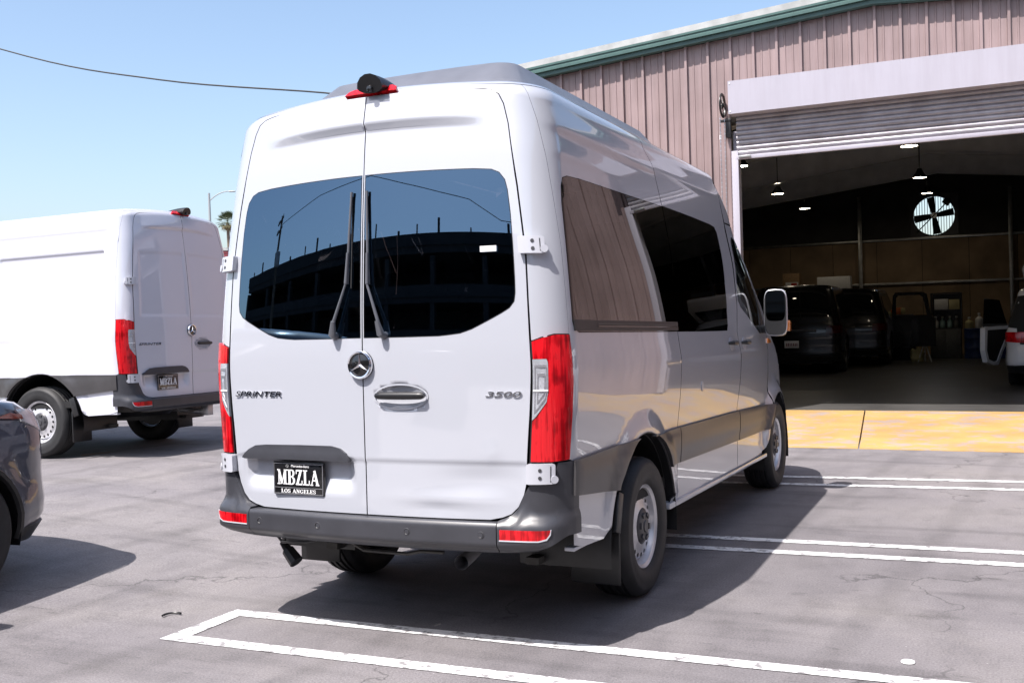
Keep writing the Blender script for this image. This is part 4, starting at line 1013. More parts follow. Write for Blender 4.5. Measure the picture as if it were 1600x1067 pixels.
# roof sheet and shell of the building
YB = 28.0
mb = MB()
for p, q in ((XL, RX), (RX, XR)): mb.add([(a, y, roofz(a)+z) for y in (WY-.14, YB+.2) for a, z in ((p, .0), (q, .0), (q, .09), (p, .09))], [(0, 1, 2, 3), (7, 6, 5, 4), (0, 4, 5, 1), (1, 5, 6, 2), (2, 6, 7, 3), (3, 7, 4, 0)])
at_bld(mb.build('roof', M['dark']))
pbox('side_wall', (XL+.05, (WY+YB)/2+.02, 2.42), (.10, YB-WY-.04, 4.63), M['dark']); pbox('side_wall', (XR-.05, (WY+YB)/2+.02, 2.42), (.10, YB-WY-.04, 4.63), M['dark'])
# back wall with the fan opening
FX, FZ, FR = 1.06, 4.09, .56
mb = MB(); out = [(XL, .13), (XR, .13), (XR, roofz(XR)), (RX, roofz(RX)), (XL, roofz(XL))]; hole = [(FX+FR*math.cos(2*PI*k/40), FZ+FR*math.sin(2*PI*k/40)) for k in range(40)]
V, T, bnd = triangulate(out, [hole], .8)
for yy, fl in ((YB, False), (YB+.12, True)): mb.add([(p[0], yy, p[1]) for p in V], [t[::-1] if fl else t for t in T])
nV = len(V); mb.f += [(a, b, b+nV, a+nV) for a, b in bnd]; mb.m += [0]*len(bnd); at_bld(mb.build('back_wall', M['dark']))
for i in range(15):
    x0 = -7.9+i*1.232
    if x0+1.22 < XR: pbox('plywood_sheet', (x0+.61, YB-.03, 1.78), (1.218, .03, 3.30-.02), M['ply'])
for z, yy in ((2.20, YB-.10), (3.47, YB-.06)): pbox('wall_girt', (RX, yy, z), (18.4, .08 if z < 3 else .06, .07), M['galv'], bevel=.01)
for x in (-5.0, -.95, 3.02, 7.0): pbox('wall_post', (x, YB-.17, 2.45), (.11, .10, 4.64), M['galv'], bevel=.01)
# rafters: web and flanges, with haunches
for y in (13.2, 16.9, 20.6, 24.3):
    mb = MB()
    for (p, q) in ((XL+.3, RX), (RX, XR-.3)):
        e = XL if p < RX-.1 and q == RX else XR
        sgn = 1 if e == XL else -1
        xa, xm = (XL+.3, RX) if e == XL else (XR-.3, RX)
        for (dz0, dz1, hw) in ((-.50, -.02, .006), (-.53, -.50, .11), (-.02, .0, .11)):
            za0, za1 = (roofz(xa)+dz0-(.35 if dz0 < -.1 else 0), roofz(xa)+dz1-(.35 if dz1 < -.1 else 0)); zm0, zm1 = roofz(xm)+dz0, roofz(xm)+dz1
            mb.add([(xa, y-hw, za0), (xm, y-hw, zm0), (xm, y-hw, zm1), (xa, y-hw, za1), (xa, y+hw, za0), (xm, y+hw, zm0), (xm, y+hw, zm1), (xa, y+hw, za1)],
                   [(0, 1, 2, 3), (7, 6, 5, 4), (0, 4, 5, 1), (1, 5, 6, 2), (2, 6, 7, 3), (3, 7, 4, 0)])
        mb.box((xa, y, 2.2), (.30, .2, 4.15))
    at_bld(mb.build('roof_rafter', M['beam']))
for x in (-6, -3.7, -1.4, 3.9, 6.2, 8.5): pbox('roof_purlin', (x, (WY+YB)/2+.1, roofz(x)-.08), (.06, YB-WY-.4, .14), M['beam'])
# door opening: jambs, hood, curtain
pbox('door_jamb', (DX0-.045, WY-.055, 1.90), (.09, .07, 3.55), M['hood'], bevel=.004); pbox('door_jamb', (DX1+.045, WY-.055, 1.90), (.09, .07, 3.55), M['hood'], bevel=.004)
pbox('jamb_return', (DX0-.06, WY+.12, 2.05), (.05, .20, 3.8), M['hood']); pbox('jamb_return', (DX1+.06, WY+.12, 2.05), (.05, .20, 3.8), M['hood'])
pbox('jamb_trim', (DX0-.122, WY-.045, 2.05), (.05, .022, 3.88), M['wall']); pbox('jamb_trim', (DX1+.122, WY-.045, 2.05), (.05, .022, 3.88), M['wall'])
hd = pbox('door_hood', (1.555, WY-.175, 4.345), (4.03, .27, .43), M['hood'])
for x, z in ((-.435, 4.53), (-.435, 4.16), (3.54, 4.53)): pbox('hood_bolt', (x, -.31, z), (.014, .012, .014), M['beam'], par=bld)
curt = empty('roller_curtain', (0, WY-.06, 0)); at_bld(curt)
n_s = 9; zt = 4.20; pitch = .0655
for i in range(n_s):
    z1 = zt-i*pitch; mb = MB(); vs = []; pr = [(0, 0), (-.012, -.006), (-.019, -.020), (-.019, -.036), (-.012, -.050), (-.002, -.058), (.004, -.0648)]
    for xx in (DX0-.02, DX1+.02): vs += [(xx, a, z1+b) for a, b in pr]+[(xx, .012, z1-.0648), (xx, .012, z1)]
    n = len(pr)+2; mb.add(vs, [(j, (j+1) % n, n+(j+1) % n, n+j) for j in range(n)]+[tuple(range(n)), tuple(range(n, 2*n))])
    mb.build('slat', M['slat'], curt, smooth=True, angle=40)
MB().box((1.53, -.01, zt-n_s*pitch-.028), (3.90, .045, .055)).build('bottom_bar', M['hood'], curt, bevel=.008)
for x in (DX0+.09, DX1-.12): MB().box((x, -.045, zt-n_s*pitch-.022), (.16, .035, .03)).build('slide_lock', M['galv'], curt, bevel=.004)
# chain hoist by the left jamb
ch = empty('chain_hoist', (-.60, WY-.16, 4.28)); tag(ch, 'dark chain wheel with hanging chain at the left end of the door hood', 'chain hoist')
w = MB().lathe([(.155, -.012), (.165, -.004), (.165, .004), (.155, .012), (.135, .012), (.135, -.012)], 30, close=True); 
for k in range(5):
    a = k*2*PI/5; w.box((0, .075*math.cos(a), .075*math.sin(a)), (.010, .13, .022), rot=Matrix.Rotation(a, 3, 'X'))
w.lathe([(0, -.03), (.03, -.03), (.03, .03), (0, .03)], 12); w.build('chain_wheel', M['black'], ch, smooth=True, angle=40, loc=(.03, 0, 0))
MB().box((.06, .04, -.20), (.14, .05, .035)).build('bracket', M['black'], ch, bevel=.004); MB().box((.09, .05, -.30), (.07, .06, .26)).build('bracket_plate', M['black'], ch, bevel=.004)
MB().box((-.005, -.01, -.42), (.022, .02, .06)).build('chain_tag', M['white'], ch)
for dx, dy, zb in ((.03, -.155, -3.0), (.055, -.02, -3.05)):
    link = MB(); z = -.17; i = 0
    while z > zb:
        link.add([(dx+a*(1 if i % 2 else .25), dy+a*(.25 if i % 2 else 1), z+b) for a, b in ((-.011, 0), (0, .017), (.011, 0), (0, -.017))]+[(dx+a*(1 if i % 2 else .25)*.35, dy+a*(.25 if i % 2 else 1)*.35, z+b*.5) for a, b in ((-.011, 0), (0, .017), (.011, 0), (0, -.017))], [(0, 1, 5, 4), (1, 2, 6, 5), (2, 3, 7, 6), (3, 0, 4, 7)]); z -= .030; i += 1
    link.tube([(dx, dy, -.17), (dx, dy, zb)], .0045, 5); link.build('chain', M['steel'], ch)
# vent pipes on the roof
for x, h, r in ((.12, .75, .035), (.42, .55, .09)):
    o = MB().tube([(x, 12.5, roofz(x)+.05), (x, 12.5, roofz(x)+h+.35)], r, 14).lathe([(r*1.1, 0), (r*1.7, .03), (r*1.7, .12), (0, .18)], 16, axis='Z', c=(x, 12.5, roofz(x)+h+.35)).build('vent_pipe', M['beam'], smooth=True, angle=40)
    o.parent = bld; o.location = (0, -WY, 0)
# exhaust fan in the back wall
M['louvre'] = mat('translucent_louvre', (.75, .74, .74), .5)
fan = empty('exhaust_fan', (FX, YB-.05, FZ)); tag(fan, 'large round wall fan with four dark blades against bright louvres', 'fan')
fr_ = MB(); out = [(-.64, -.64), (.64, -.64), (.64, .64), (-.64, .64)]; hole = [(.545*math.cos(2*PI*k/40), .545*math.sin(2*PI*k/40)) for k in range(40)]; V, T, bnd = triangulate(out, [hole], .3)
fr_.add([(p[0], -.02, p[1]) for p in V], T); fr_.add([(p[0], .04, p[1]) for p in V], [t[::-1] for t in T]); nV = len(V); fr_.f += [(a, b, b+nV, a+nV) for a, b in bnd]; fr_.m += [0]*len(bnd)
fr_.build('fan_frame', M['black'], fan)
for k in range(4):
    a = math.radians(9+90*k); vs = []
    for r_, w_ in ((.07, .06), (.25, .085), (.53, .105)):
        for s_ in (-1, 1): vs.append((r_*math.cos(a)-s_*w_*math.sin(a), -.04+s_*.035, r_*math.sin(a)+s_*w_*math.cos(a)))
    vs += [(x_, y_+.008, z_) for x_, y_, z_ in vs]
    MB().add(vs, [(0, 1, 3, 2), (2, 3, 5, 4), (6, 8, 9, 7), (8, 10, 11, 9), (0, 2, 8, 6), (2, 4, 10, 8), (1, 7, 9, 3), (3, 9, 11, 5), (4, 5, 11, 10), (0, 6, 7, 1)]).build('fan_blade', M['black'], fan)
MB().lathe([(0, -.10), (.08, -.10), (.09, -.06), (.09, .02)], 20, axis='Y').build('fan_hub', M['galv'], fan, smooth=True)
MB().tube([(-.46, -.09, -.46), (.46, -.09, .46)], .018, 6).build('motor_strut', M['black'], fan)
MB().box((.34, -.08, .36), (.20, .12, .16), rot=Matrix.Rotation(.7, 3, 'Y')).build('fan_motor', M['black'], fan, bevel=.02)
for k in range(16):
    MB().box((-.54+.072*k, .17, 0), (.016, .05, 1.12)).build('louvre_blade', M['louvre'], fan)
# hanging lamps
M['lampglow'] = mat('lit_lamp', (1, 1, 1), .5, emit=(1, .86, .66), estr=24)
lamps = [(-1.74, 16.0, 4.32, 'lamp nearest the left door jamb'), (-1.92, 20.6, 4.24, 'lamp second from the left'), (-2.02, 24.9, 4.26, 'lamp third from the left'), (1.42, 14.3, 4.16, 'lamp just under the roller curtain'), (1.22, 19.8, 4.26, 'lamp in the middle of the ceiling ridge row'), (1.06, 25.0, 4.44, 'lamp directly above the wall fan')]
for i, (x, y, z, lb) in enumerate(lamps):
    L_ = empty('ceiling_lamp', (x, y, z)); tag(L_, 'lit bell-shaped '+lb, 'lamp', 'lamps hanging inside the garage')
    MB().lathe([(.045, .20), (.06, .16), (.09, .10), (.150, .02), (.16, 0), (.15, 0), (.08, .09)], 24, axis='Z').build('lamp_shade', M['black'], L_, smooth=True)
    MB().lathe([(0, .006), (.13, .006)], 24, axis='Z').build('lamp_diffuser', M['lampglow'], L_)
    MB().tube([(0, 0, .2), (0, 0, roofz(x)-z-.02)], .012, 6).build('lamp_rod', M['black'], L_)
# ================================================================ CARS
def car_shell(L, W, H, hood_z, hood_l, wsb, wst, rear_top, clr=.22, rfx=.30, rfy=.35, belt=.95, tum=.15):
    """rear at y=0, nose at y=L"""
    hw = W/2; zr = H-.13
    fW_ = spl([clr, .45, belt-.15, belt, (belt+zr)/2, zr], [hw-.04, hw, hw, hw-.03, hw-.03-tum*.5, hw-.04-tum])
    fY_ = spl([clr, .45, .75, belt, zr-.2, zr+.06], [.10, .0, .0, .04, rear_top*.6, rear_top])
    fF_ = spl([clr, .40, .62, hood_z-.18, hood_z-.07, hood_z-.02, hood_z+.03, hood_z+.12, zr], [L-.12, L, L, L-.05, L-.22, L-hood_l*.45, L-hood_l, L-wsb-.05, L-wst])
    return Shell(fW_, fY_, fF_, zr, zr+.16, .16, .12, r=.22, th0=.20, rfx=rfx, rfy=rfy, fc=.12, crown=.035, cv=(belt, zr), UB=(0, .7, 1.0, 1.0+L-1.2, 1.0+L-.7, 1.0+L-.2), taper=(L*.7, .05), cw=hw-.1)
def make_car(name, label, cat, body, L, W, H, hood_z, hood_l, wsb, wst, rear_top, rear_axle, front_axle, wr=.36, belt=.98, clad=False, detail=True, hatch=False, **k):
    root = empty(name); tag(root, label, cat); C = car_shell(L, W, H, hood_z, hood_l, wsb, wst, rear_top, belt=belt, **k); zr = C.VT
    E = C.UB[5]
    for sg in (1, -1):
        F = (lambda p: p) if sg > 0 else mir
        arches = []
        R = wr+.055
        a1 = [(rear_axle+R*math.cos(t), wr+R*math.sin(t)) for t in np.linspace(PI-(-.25), -.25, 16)]
        a2 = [(front_axle+R*math.cos(t), wr+R*math.sin(t)) for t in np.linspace(PI+.25, -.25, 16)]
        zb = wr-R*math.sin(.25)
        bot = [(0, zb)]+C.rs([(1.9, zb)])+C.sd(a1+a2)+C.rs([(3.55, zb), (4.2, zb)])+[(E, zb)]
        def dsp(U, v):
            y = C(C.U2s(U), v)[1]; d = 0
            for c in (rear_axle, front_axle):
                r_ = math.hypot(y-c, v-wr); d += .022*(1-sst(r_, R+.01, R+.16))
            d += .010*sst(v, belt-.16, belt-.13)*(1-sst(v, belt-.12, belt-.02))-.012*sst(v, .45, .60)*(1-sst(v, .62, .80))
            return d
        bd = panel(C, 'body_panel', F(bot+[(E, zr+.02), (0, zr+.02)]), [], .085, body, root, disp=dsp)
        yb0, yf0 = .55, L-wsb-.35
        P = lambda y, z: (y, z)
        A_top = L-wst-.45
        g = C.sd([(rear_top+.35, belt+.06), (L-wsb-.62, belt+.03), (L-wsb-.50, belt+.10), (A_top, zr-.05), (rear_top+.55, zr-.06)])
        panel(C, 'side_window', F(rnd(g, .08, 3)), [], .12, M['darkglass'], root, off=.008, thick=.006)
        rg = C.rs([(0, belt+.12), (1.15, belt+.12), (1.05, zr-.04), (0, zr-.03)])
        panel(C, 'rear_window', F(rg), [], .10, M['darkglass'], root, off=.008, thick=.006)
        wsn = C.rs([(3.62, hood_z+.09), (3.55, zr-.06)]); ws = [(E, hood_z+.07)]+C.rs([(4.5, hood_z+.07), (3.62, hood_z+.09), (3.5, (hood_z+zr)/2), (3.5, zr-.06), (4.5, zr-.03)])+[(E, zr-.03)]
        panel(C, 'windscreen', F(ws), [], .15, M['darkglass'], root, off=.008, thick=.006)
        for vv, hh in ((belt-.28, .20),):
            tl = C.rs([(.82, vv+.02), (1.9, vv+.05), (1.98, vv+.11), (1.9, vv+hh), (.85, vv+hh)]); panel(C, 'tail_lamp', F(tl), [], .07, M['darkred'] if body is M.get('blackcar') else M['red'], root, off=.014, thick=.012)
        if detail:
            hl = C.rs([(3.10, hood_z-.20), (3.45, hood_z-.28), (3.90, hood_z-.30), (3.95, hood_z-.24), (3.55, hood_z-.15), (3.15, hood_z-.13)]); panel(C, 'headlamp', F(hl), [], .05, M['lensc'], root, off=.012, thick=.012)
        sk = [(.0, zb)]+C.rs([(1.9, zb), (1.9, zb+.12)])+[(.0, zb+.14)]; panel(C, 'bumper_skirt', F(sk), [], .08, M['black'], root, off=.014, thick=.02)
        for c_ in (rear_axle, front_axle):
            mb = MB(); n = 16; a = np.linspace(PI+.3, -.3, n); xo = W/2-.03
            for x in (xo, .45): mb.v += [(sg*x, c_+R*math.cos(t), wr+R*math.sin(t)) for t in a]
            mb.v += [(sg*.45, c_, zb)]; mb.f += [(i, i+1, n+i+1, n+i) for i in range(n-1)]+[(n+i, n+i+1, 2*n) for i in range(n-1)]; mb.n = [None]*len(mb.v); mb.m = [0]*len(mb.f)
            mb.build('wheel_arch_liner', M['black'], root, smooth=True)
            lp = [(sg*(C(C.U2s(C.yU(c_+R*math.cos(t), wr+R*math.sin(t))), wr+R*math.sin(t))[0]+.018), c_+R*math.cos(t), wr+R*math.sin(t)) for t in np.linspace(PI+.2, -.2, 20)]
            if clad: MB().tube(lp, .022, 6).build('arch_trim', M['black'], root, smooth=True)
            add_wheel(root, sg*(W/2-.135), c_, wr, sg, scale=wr/.378, front=True, dark=True)
    mb = MB(); ss = [i*.2 for i in range(0, 26)]; ss = [-a for a in ss[::-1][:-1]]+ss; vv = [zr+.015+.0241*k_ for k_ in range(7)]; n = len(ss)
    for v in vv: mb.v += [C(s_ if abs(s_) < 5 else math.copysign(4.9999, s_), min(v, C.VE)) for s_ in ss]
    mb.f += [(r*n+i, r*n+(i+1) % n, (r+1)*n+(i+1) % n, (r+1)*n+i) for r in range(6) for i in range(n)]; mb.f.append(tuple(range(6*n, 7*n))); mb.n = [None]*len(mb.v); mb.m = [0]*len(mb.f)
    mb.build('roof', body, root, smooth=True, angle=60)
    mb = MB().box((0, L/2, .27), (W-.45, L-.7, .10)); mb.build('underbody', M['black'], root)
    return root, C
M['greycar'] = mat('dark_grey_metallic_paint', (.042, .050, .075), .28, metal=.1, coat=1, coat_rough=.02)
M['darkred'] = mat('unlit_dark_tail_lamp', (.05, .003, .004), .2)
M['blackcar'] = mat('black_car_paint', (.006, .006, .007), .25, coat=.35, coat_rough=.03)
M['whitecar'] = mat('white_car_paint', (.74, .74, .76), .3, coat=1)
M['darkamber'] = mat('dark_amber_reflector', (.22, .035, .012), .2, coat=1)
# --- grey crossover at the left edge
gc, GC = make_car('grey_crossover', 'dark grey crossover with only its front corner in view at the left edge', 'car', M['greycar'], 4.55, 1.84, 1.66, 1.15, 1.05, 1.15, 2.0, .35, .95, 3.62, wr=.35, belt=1.0, clad=True)
a_ = math.atan2(.105, .994)
nose = Vector((-2.565, .61)); hd_ = Vector((-math.sin(a_), math.cos(a_))); rt_ = Vector((math.cos(a_), math.sin(a_)))
org = nose-hd_*4.48-rt_*(.88)
gc.location = (org.x, org.y, .06); gc.rotation_euler = (0, 0, a_)
am = GC.rs([(2.96, .985), (3.12, .960), (3.13, .985), (3.0, 1.005)]); panel(GC, 'side_marker', am, [], .05, M['darkamber'], gc, off=.018, thick=.01)
lo = GC.sd([(3.62+.42, .245)])+GC.rs([(3.5, .24), (4.9, .24), (4.9, .33), (3.5, .33), (3.02, .33)]); panel(GC, 'front_valance', lo, [], .08, M['black'], gc, off=.014, thick=.02)
MB().box((1.0, 2.70, 1.16), (.16, .10, .14)).build('side_mirror', M['greycar'], gc, bevel=.04)
# --- black sport utility behind the van, inside
bs, BS = make_car('black_utility_vehicle', 'black sport utility vehicle with white licence plate parked inside the garage', 'car', M['blackcar'], 5.2, 2.0, 1.92, 1.2, 1.2, 1.4, 2.2, .28, 1.15, 4.2, wr=.39, belt=1.12)
bs.location = (-1.36, 18.9, .13); bs.rotation_euler = (0, 0, .03)
MB().box((-.02, -.045, .66), (.305, .012, .155)).build('licence_plate', M['letter'], bs, bevel=.004)
M['platetxt'] = mat('plate_characters', (.25, .10, .12), .5)
for k_ in range(7): MB().box((-.125+.036*k_, -.053, .655), (.021, .003, .065)).build('plate_character', M['platetxt'], bs)
MB().box((.0, -.02, .95), (1.0, .03, .05)).build('tailgate_trim', M['chrome'] if False else M['rimdark'], bs, bevel=.01)
bp_, BP = make_car('black_pickup', 'black vehicle with its door standing open beside the wall post', 'car', M['blackcar'], 5.3, 1.95, 1.86, 1.15, 1.2, 1.4, 2.2, .28, 1.15, 4.3, wr=.39, belt=1.10)
bp_.location = (-.72, 22.0, .13)
dr = MB(); dr.prism([(0, .42), (1.0, .42), (1.02, 1.08), (0.92, 1.12), (.80, 1.72), (.12, 1.74), (.06, 1.66), (.02, 1.12), (-.02, 1.08)], (0, .07, 0)); 
fo = [(0, .40), (1.02, .40), (1.04, 1.10), (.94, 1.14), (.84, 1.70), (.74, 1.76), (.10, 1.76), (.04, 1.68), (.0, 1.12)]; fi = [(.10, 1.18), (.84, 1.18), (.75, 1.62), (.68, 1.68), (.16, 1.68), (.11, 1.62)]
V, T, bnd = triangulate(fo, [fi], .3); dm = MB(); nV = len(V); dm.add([(p[0], 0, p[1]) for p in V]+[(p[0], .07, p[1]) for p in V], T+[tuple(i+nV for i in t[::-1]) for t in T]+[(a, b, b+nV, a+nV) for a, b in bnd])
dd = dm.build('open_door', M['blackcar'], bp_, loc=(.95, 1.8, 0)); dd.rotation_euler = (0, 0, -.1)
# --- white vehicle with raised tailgate, cut by the right edge
ws_, WS = make_car('white_hatchback', 'white hatchback with raised tailgate and open rear door at the right edge inside the garage', 'car', M['whitecar'], 4.6, 1.85, 1.66, 1.05, 1.0, 1.2, 2.0, .30, 1.0, 3.7, wr=.35, belt=1.0)
ws_.location = (3.72, 14.75, .13); ws_.rotation_euler = (0, 0, -.02)
# cargo opening, tailgate, open door
WSo = WS.rs([(0, .72), (.95, .72), (1.1, .98), (1.75, 1.0), (1.7, 1.50), (0, 1.52)])
for F in (lambda p: p, mir): panel(WS, 'tailgate_opening', F(WSo), [], .12, M['liner'], ws_, off=.012, thick=.006)
tg = MB(); tg.prism([(-.62, 0), (.62, 0), (.66, .55), (.55, .95), (-.55, .95), (-.66, .55)], (0, 0, .06), ux=(1, 0, 0), uy=(0, -.88, .47)); tgo = tg.build('raised_tailgate', M['whitecar'], ws_, bevel=.015); tgo.location = (0, .42, 1.66)
tw = MB(); tw.prism([(-.50, .08), (.50, .08), (.55, .50), (-.55, .50)], (0, 0, .012), ux=(1, 0, 0), uy=(0, -.88, .47)); tw.build('tailgate_window', M['darkglass'], tgo, loc=(0, .0, -.015))
fo = [(0, .95), (.02, 1.01), (.90, 1.01), (.98, .98), (1.0, .60), (.92, .40), (.70, .34), (.52, .34), (.35, .56), (.12, .78)]; fi = [(.08, .95), (.90, .95), (.93, .60), (.87, .45), (.70, .40), (.55, .41), (.40, .60), (.18, .82)]
V, T, bnd = triangulate(fo, [fi], .3); nV = len(V); dm = MB().add([(p[0], 0, p[1]) for p in V]+[(p[0], .09, p[1]) for p in V], T+[tuple(i+nV for i in t[::-1]) for t in T]+[(a, b, b+nV, a+nV) for a, b in bnd])
od = dm.build('open_rear_door', M['whitecar'], ws_); od.location = (-.93, 1.62, 0); od.rotation_euler = (0, 0, PI+1.15)
dm2 = MB(); dm2.add([(p[0], 0, p[1]) for p in [(.05, 1.0), (.34, 1.46), (.90, 1.50), (.96, 1.0)]], [(0, 1, 2, 3)]); dm2.build('door_glass', M['darkglass'], od, loc=(0, .04, 0))
for yy in (.01, .05): MB().prism([(.06, .96), (.92, .96), (.94, .60), (.88, .44), (.70, .38), (.54, .39), (.38, .58), (.16, .80)], (0, .02, 0)).build('door_card', M['liner'], od, loc=(0, yy, 0))
# ================================================================ GARAGE CONTENTS
M['blue'] = mat('blue_drum_paint', (.015, .035, .14), .4, noise=.2); M['card'] = mat('cardboard', (.30, .19, .10), .8, noise=.2); M['cab'] = mat('grey_cabinet', (.10, .10, .10), .5, noise=.15)
M['cream'] = mat('cream_plastic', (.50, .45, .24), .5); M['teal'] = mat('clear_blue_plastic', (.25, .38, .38), .4); M['orange'] = mat('orange_box', (.60, .15, .04), .6); M['redbox'] = mat('red_print', (.45, .04, .03), .6)
def thing(name, lb, cat, loc, group=None, rz=0):
    o = empty(name, loc, (0, 0, rz)); tag(o, lb, cat, group); return o
FZ0 = .13
sh = thing('storage_rack', 'dark steel rack behind the black vehicles carrying boxes', 'rack', (-1.95, 26.6, FZ0))
for x in (-1.3, 0, 1.3):
    for y in (-.25, .25): MB().box((x, y, .97), (.05, .05, 1.94)).build('rack_post', M['black'], sh)
for z in (.3, 1.1, 1.90): MB().box((0, 0, z), (2.65, .56, .05)).build('shelf', M['black'], sh)
b1 = thing('cardboard_box', 'printed cardboard box with red marks on the rack, left of the white cabinet', 'box', (-2.70, 26.55, 2.06))
MB().box((0, 0, .26), (.46, .40, .52)).build('carton', M['card'], b1, bevel=.006); MB().box((.03, -.203, .15), (.36, .004, .24)).build('white_label', M['letter'], b1); MB().box((.09, -.206, .16), (.16, .004, .17)).build('red_label', M['redbox'], b1)
b2 = thing('white_wall_cabinet', 'wide white metal box on top of the storage rack', 'cabinet', (-1.52, 26.55, 2.06))
MB().box((0, 0, .19), (.90, .42, .38)).build('cabinet_body', M['white'], b2, bevel=.01); MB().box((0, -.215, .20), (.84, .012, .32)).build('cabinet_door', M['white'], b2, bevel=.006)
b3 = thing('orange_carton', 'orange box seen through the open door of the black vehicle', 'box', (.12, 25.6, 1.33)); MB().box((0, 0, .09), (.38, .3, .18)).build('carton', M['orange'], b3, bevel=.01); MB().box((.22, 0, .09), (.14, .28, .15)).build('yellow_carton', M['cream'], b3, bevel=.01)
tb = thing('work_bench', 'dark workbench against the plywood wall behind the open door', 'bench', (.0, 25.7, FZ0))
MB().box((0, 0, 1.17), (1.2, .6, .05)).build('bench_top', M['cab'], tb)
for x in (-.55, .55):
    for y in (-.25, .25): MB().box((x, y, .575), (.06, .06, 1.15)).build('leg', M['black'], tb)
cb = thing('steel_cabinet', 'low grey two-door cabinet standing between the bin and blue drums', 'cabinet', (1.40, 25.9, FZ0))
MB().box((0, 0, .385), (.76, .5, .77)).build('cabinet_body', M['cab'], cb, bevel=.008)
for x in (-.19, .19): MB().box((x, -.255, .385), (.36, .014, .72)).build('cabinet_door', M['cab'], cb, bevel=.005)
sk = thing('shelf_unit', 'black open shelf on the grey cabinet holding bottles and boxes', 'shelf', (1.42, 25.95, FZ0+.772))
for x in (-.37, .37): MB().box((x, 0, .48), (.03, .40, .96)).build('side_panel', M['black'], sk)
for z in (.015, .50, .95): MB().box((0, 0, z), (.70, .40, .03)).build('shelf_board', M['black'], sk)
MB().box((0, .19, .48), (.70, .02, .9)).build('back_panel', M['black'], sk)
rb = thing('paper_box', 'pale box on the upper board of the black shelf unit', 'box', (1.30, 25.9, FZ0+.772+.517)); MB().box((0, 0, .14), (.34, .25, .28)).build('carton', M['white'], rb, bevel=.006)
rb2 = thing('paper_box', 'yellowish box beside the pale one on the upper shelf board', 'box', (1.62, 25.9, FZ0+.772+.517)); MB().box((0, 0, .13), (.26, .25, .26)).build('carton', M['cream'], rb2, bevel=.006)
for i, (x, m_, lb) in enumerate(((1.15, 'white', 'white spray bottle, leftmost on the lower shelf board'), (1.32, 'teal', 'large teal jug in the middle of the lower shelf board'), (1.50, 'teal', 'second teal jug right of the middle one on the lower board'), (1.66, 'cab', 'grey bottle, rightmost on the lower shelf board'))):
    b_ = thing('bottle', lb, 'bottle', (x, 25.88, FZ0+.772+.032), 'bottles on the shelf unit')
    MB().lathe([(0, 0), (.065, 0), (.07, .02), (.07, .17), (.03, .23), (.025, .26)], 16, axis='Z').build('bottle_body', M[m_], b_, smooth=True); MB().lathe([(.03, .26), (.03, .31), (0, .32)], 12, axis='Z').build('cap', M['white'], b_, smooth=True)
for i, x in enumerate((2.12, 2.70)):
    d_ = thing('blue_drum', ('blue drum next to the grey cabinet' if i == 0 else 'blue drum behind the open door of the white hatchback'), 'drum', (x, 25.6, FZ0), 'blue drums')
    MB().lathe([(0, .0), (.27, .0), (.28, .02), (.27, .06), (.27, .26), (.28, .28), (.27, .30), (.27, .52), (.28, .54), (.27, .56), (.27, .74), (.28, .76), (.27, .78), (0, .77)], 28, axis='Z').build('drum_body', M['blue'], d_, smooth=True, angle=50)
for x, m_, h, lb in ((1.98, 'cream', .26, 'yellow jug on the blue drum'), (2.22, 'white', .36, 'tall pale bottle standing on the blue drum')):
    b_ = thing('jug', lb, 'jug', (x, 25.5, FZ0+.785)); MB().lathe([(0, 0), (.09, 0), (.10, .02), (.10, h*.65), (.03, h*.85), (.03, h*.95)], 16, axis='Z').build('jug_body', M[m_], b_, smooth=True); MB().lathe([(.035, h*.95), (.035, h+.03), (0, h+.04)], 12, axis='Z').build('cap', M['white'], b_, smooth=True)
bn = thing('waste_bin', 'black bin covered with a pale cloth beside the open black door', 'bin', (.44, 25.2, FZ0))
MB().box((0, 0, .33), (.46, .40, .66), taper=(1.15, 1.15)).build('bin_body', M['black'], bn, bevel=.02); MB().box((0, 0, .74), (.50, .42, .20), taper=(.6, .6)).build('pale_cover', M['cab'], bn, bevel=.05)
tr = thing('folding_stand', 'small pale folding stand with splayed legs on the garage floor', 'stand', (.98, 24.0, FZ0))
for dx, dy in ((-.16, -.05), (.16, -.08), (0, .16)): MB().tube([(dx, dy, 0), (0, 0, .52)], .016, 8).build('leg', M['white'], tr, smooth=True)
MB().tube([(0, 0, .48), (0, 0, .80)], .022, 8).lathe([(0, .78), (.07, .80), (.07, .86), (0, .88)], 14, axis='Z').build('stand_head', M['black'], tr, smooth=True)
bg = thing('crumpled_bag', 'crumpled yellowish bag on the garage floor beside the folding stand', 'bag', (.78, 24.1, FZ0))
mb = MB().lathe([(0, 0), (.14, .0), (.17, .08), (.14, .26), (.08, .34), (.03, .30)], 14, axis='Z'); mb.v = [(a*(1+.25*math.sin(7*a*9+c*20)), b*(1+.2*math.cos(11*b*7)), c*(1+.1*math.sin(a*40))) for a, b, c in mb.v]; mb.build('bag_body', M['cream'], bg, smooth=True)
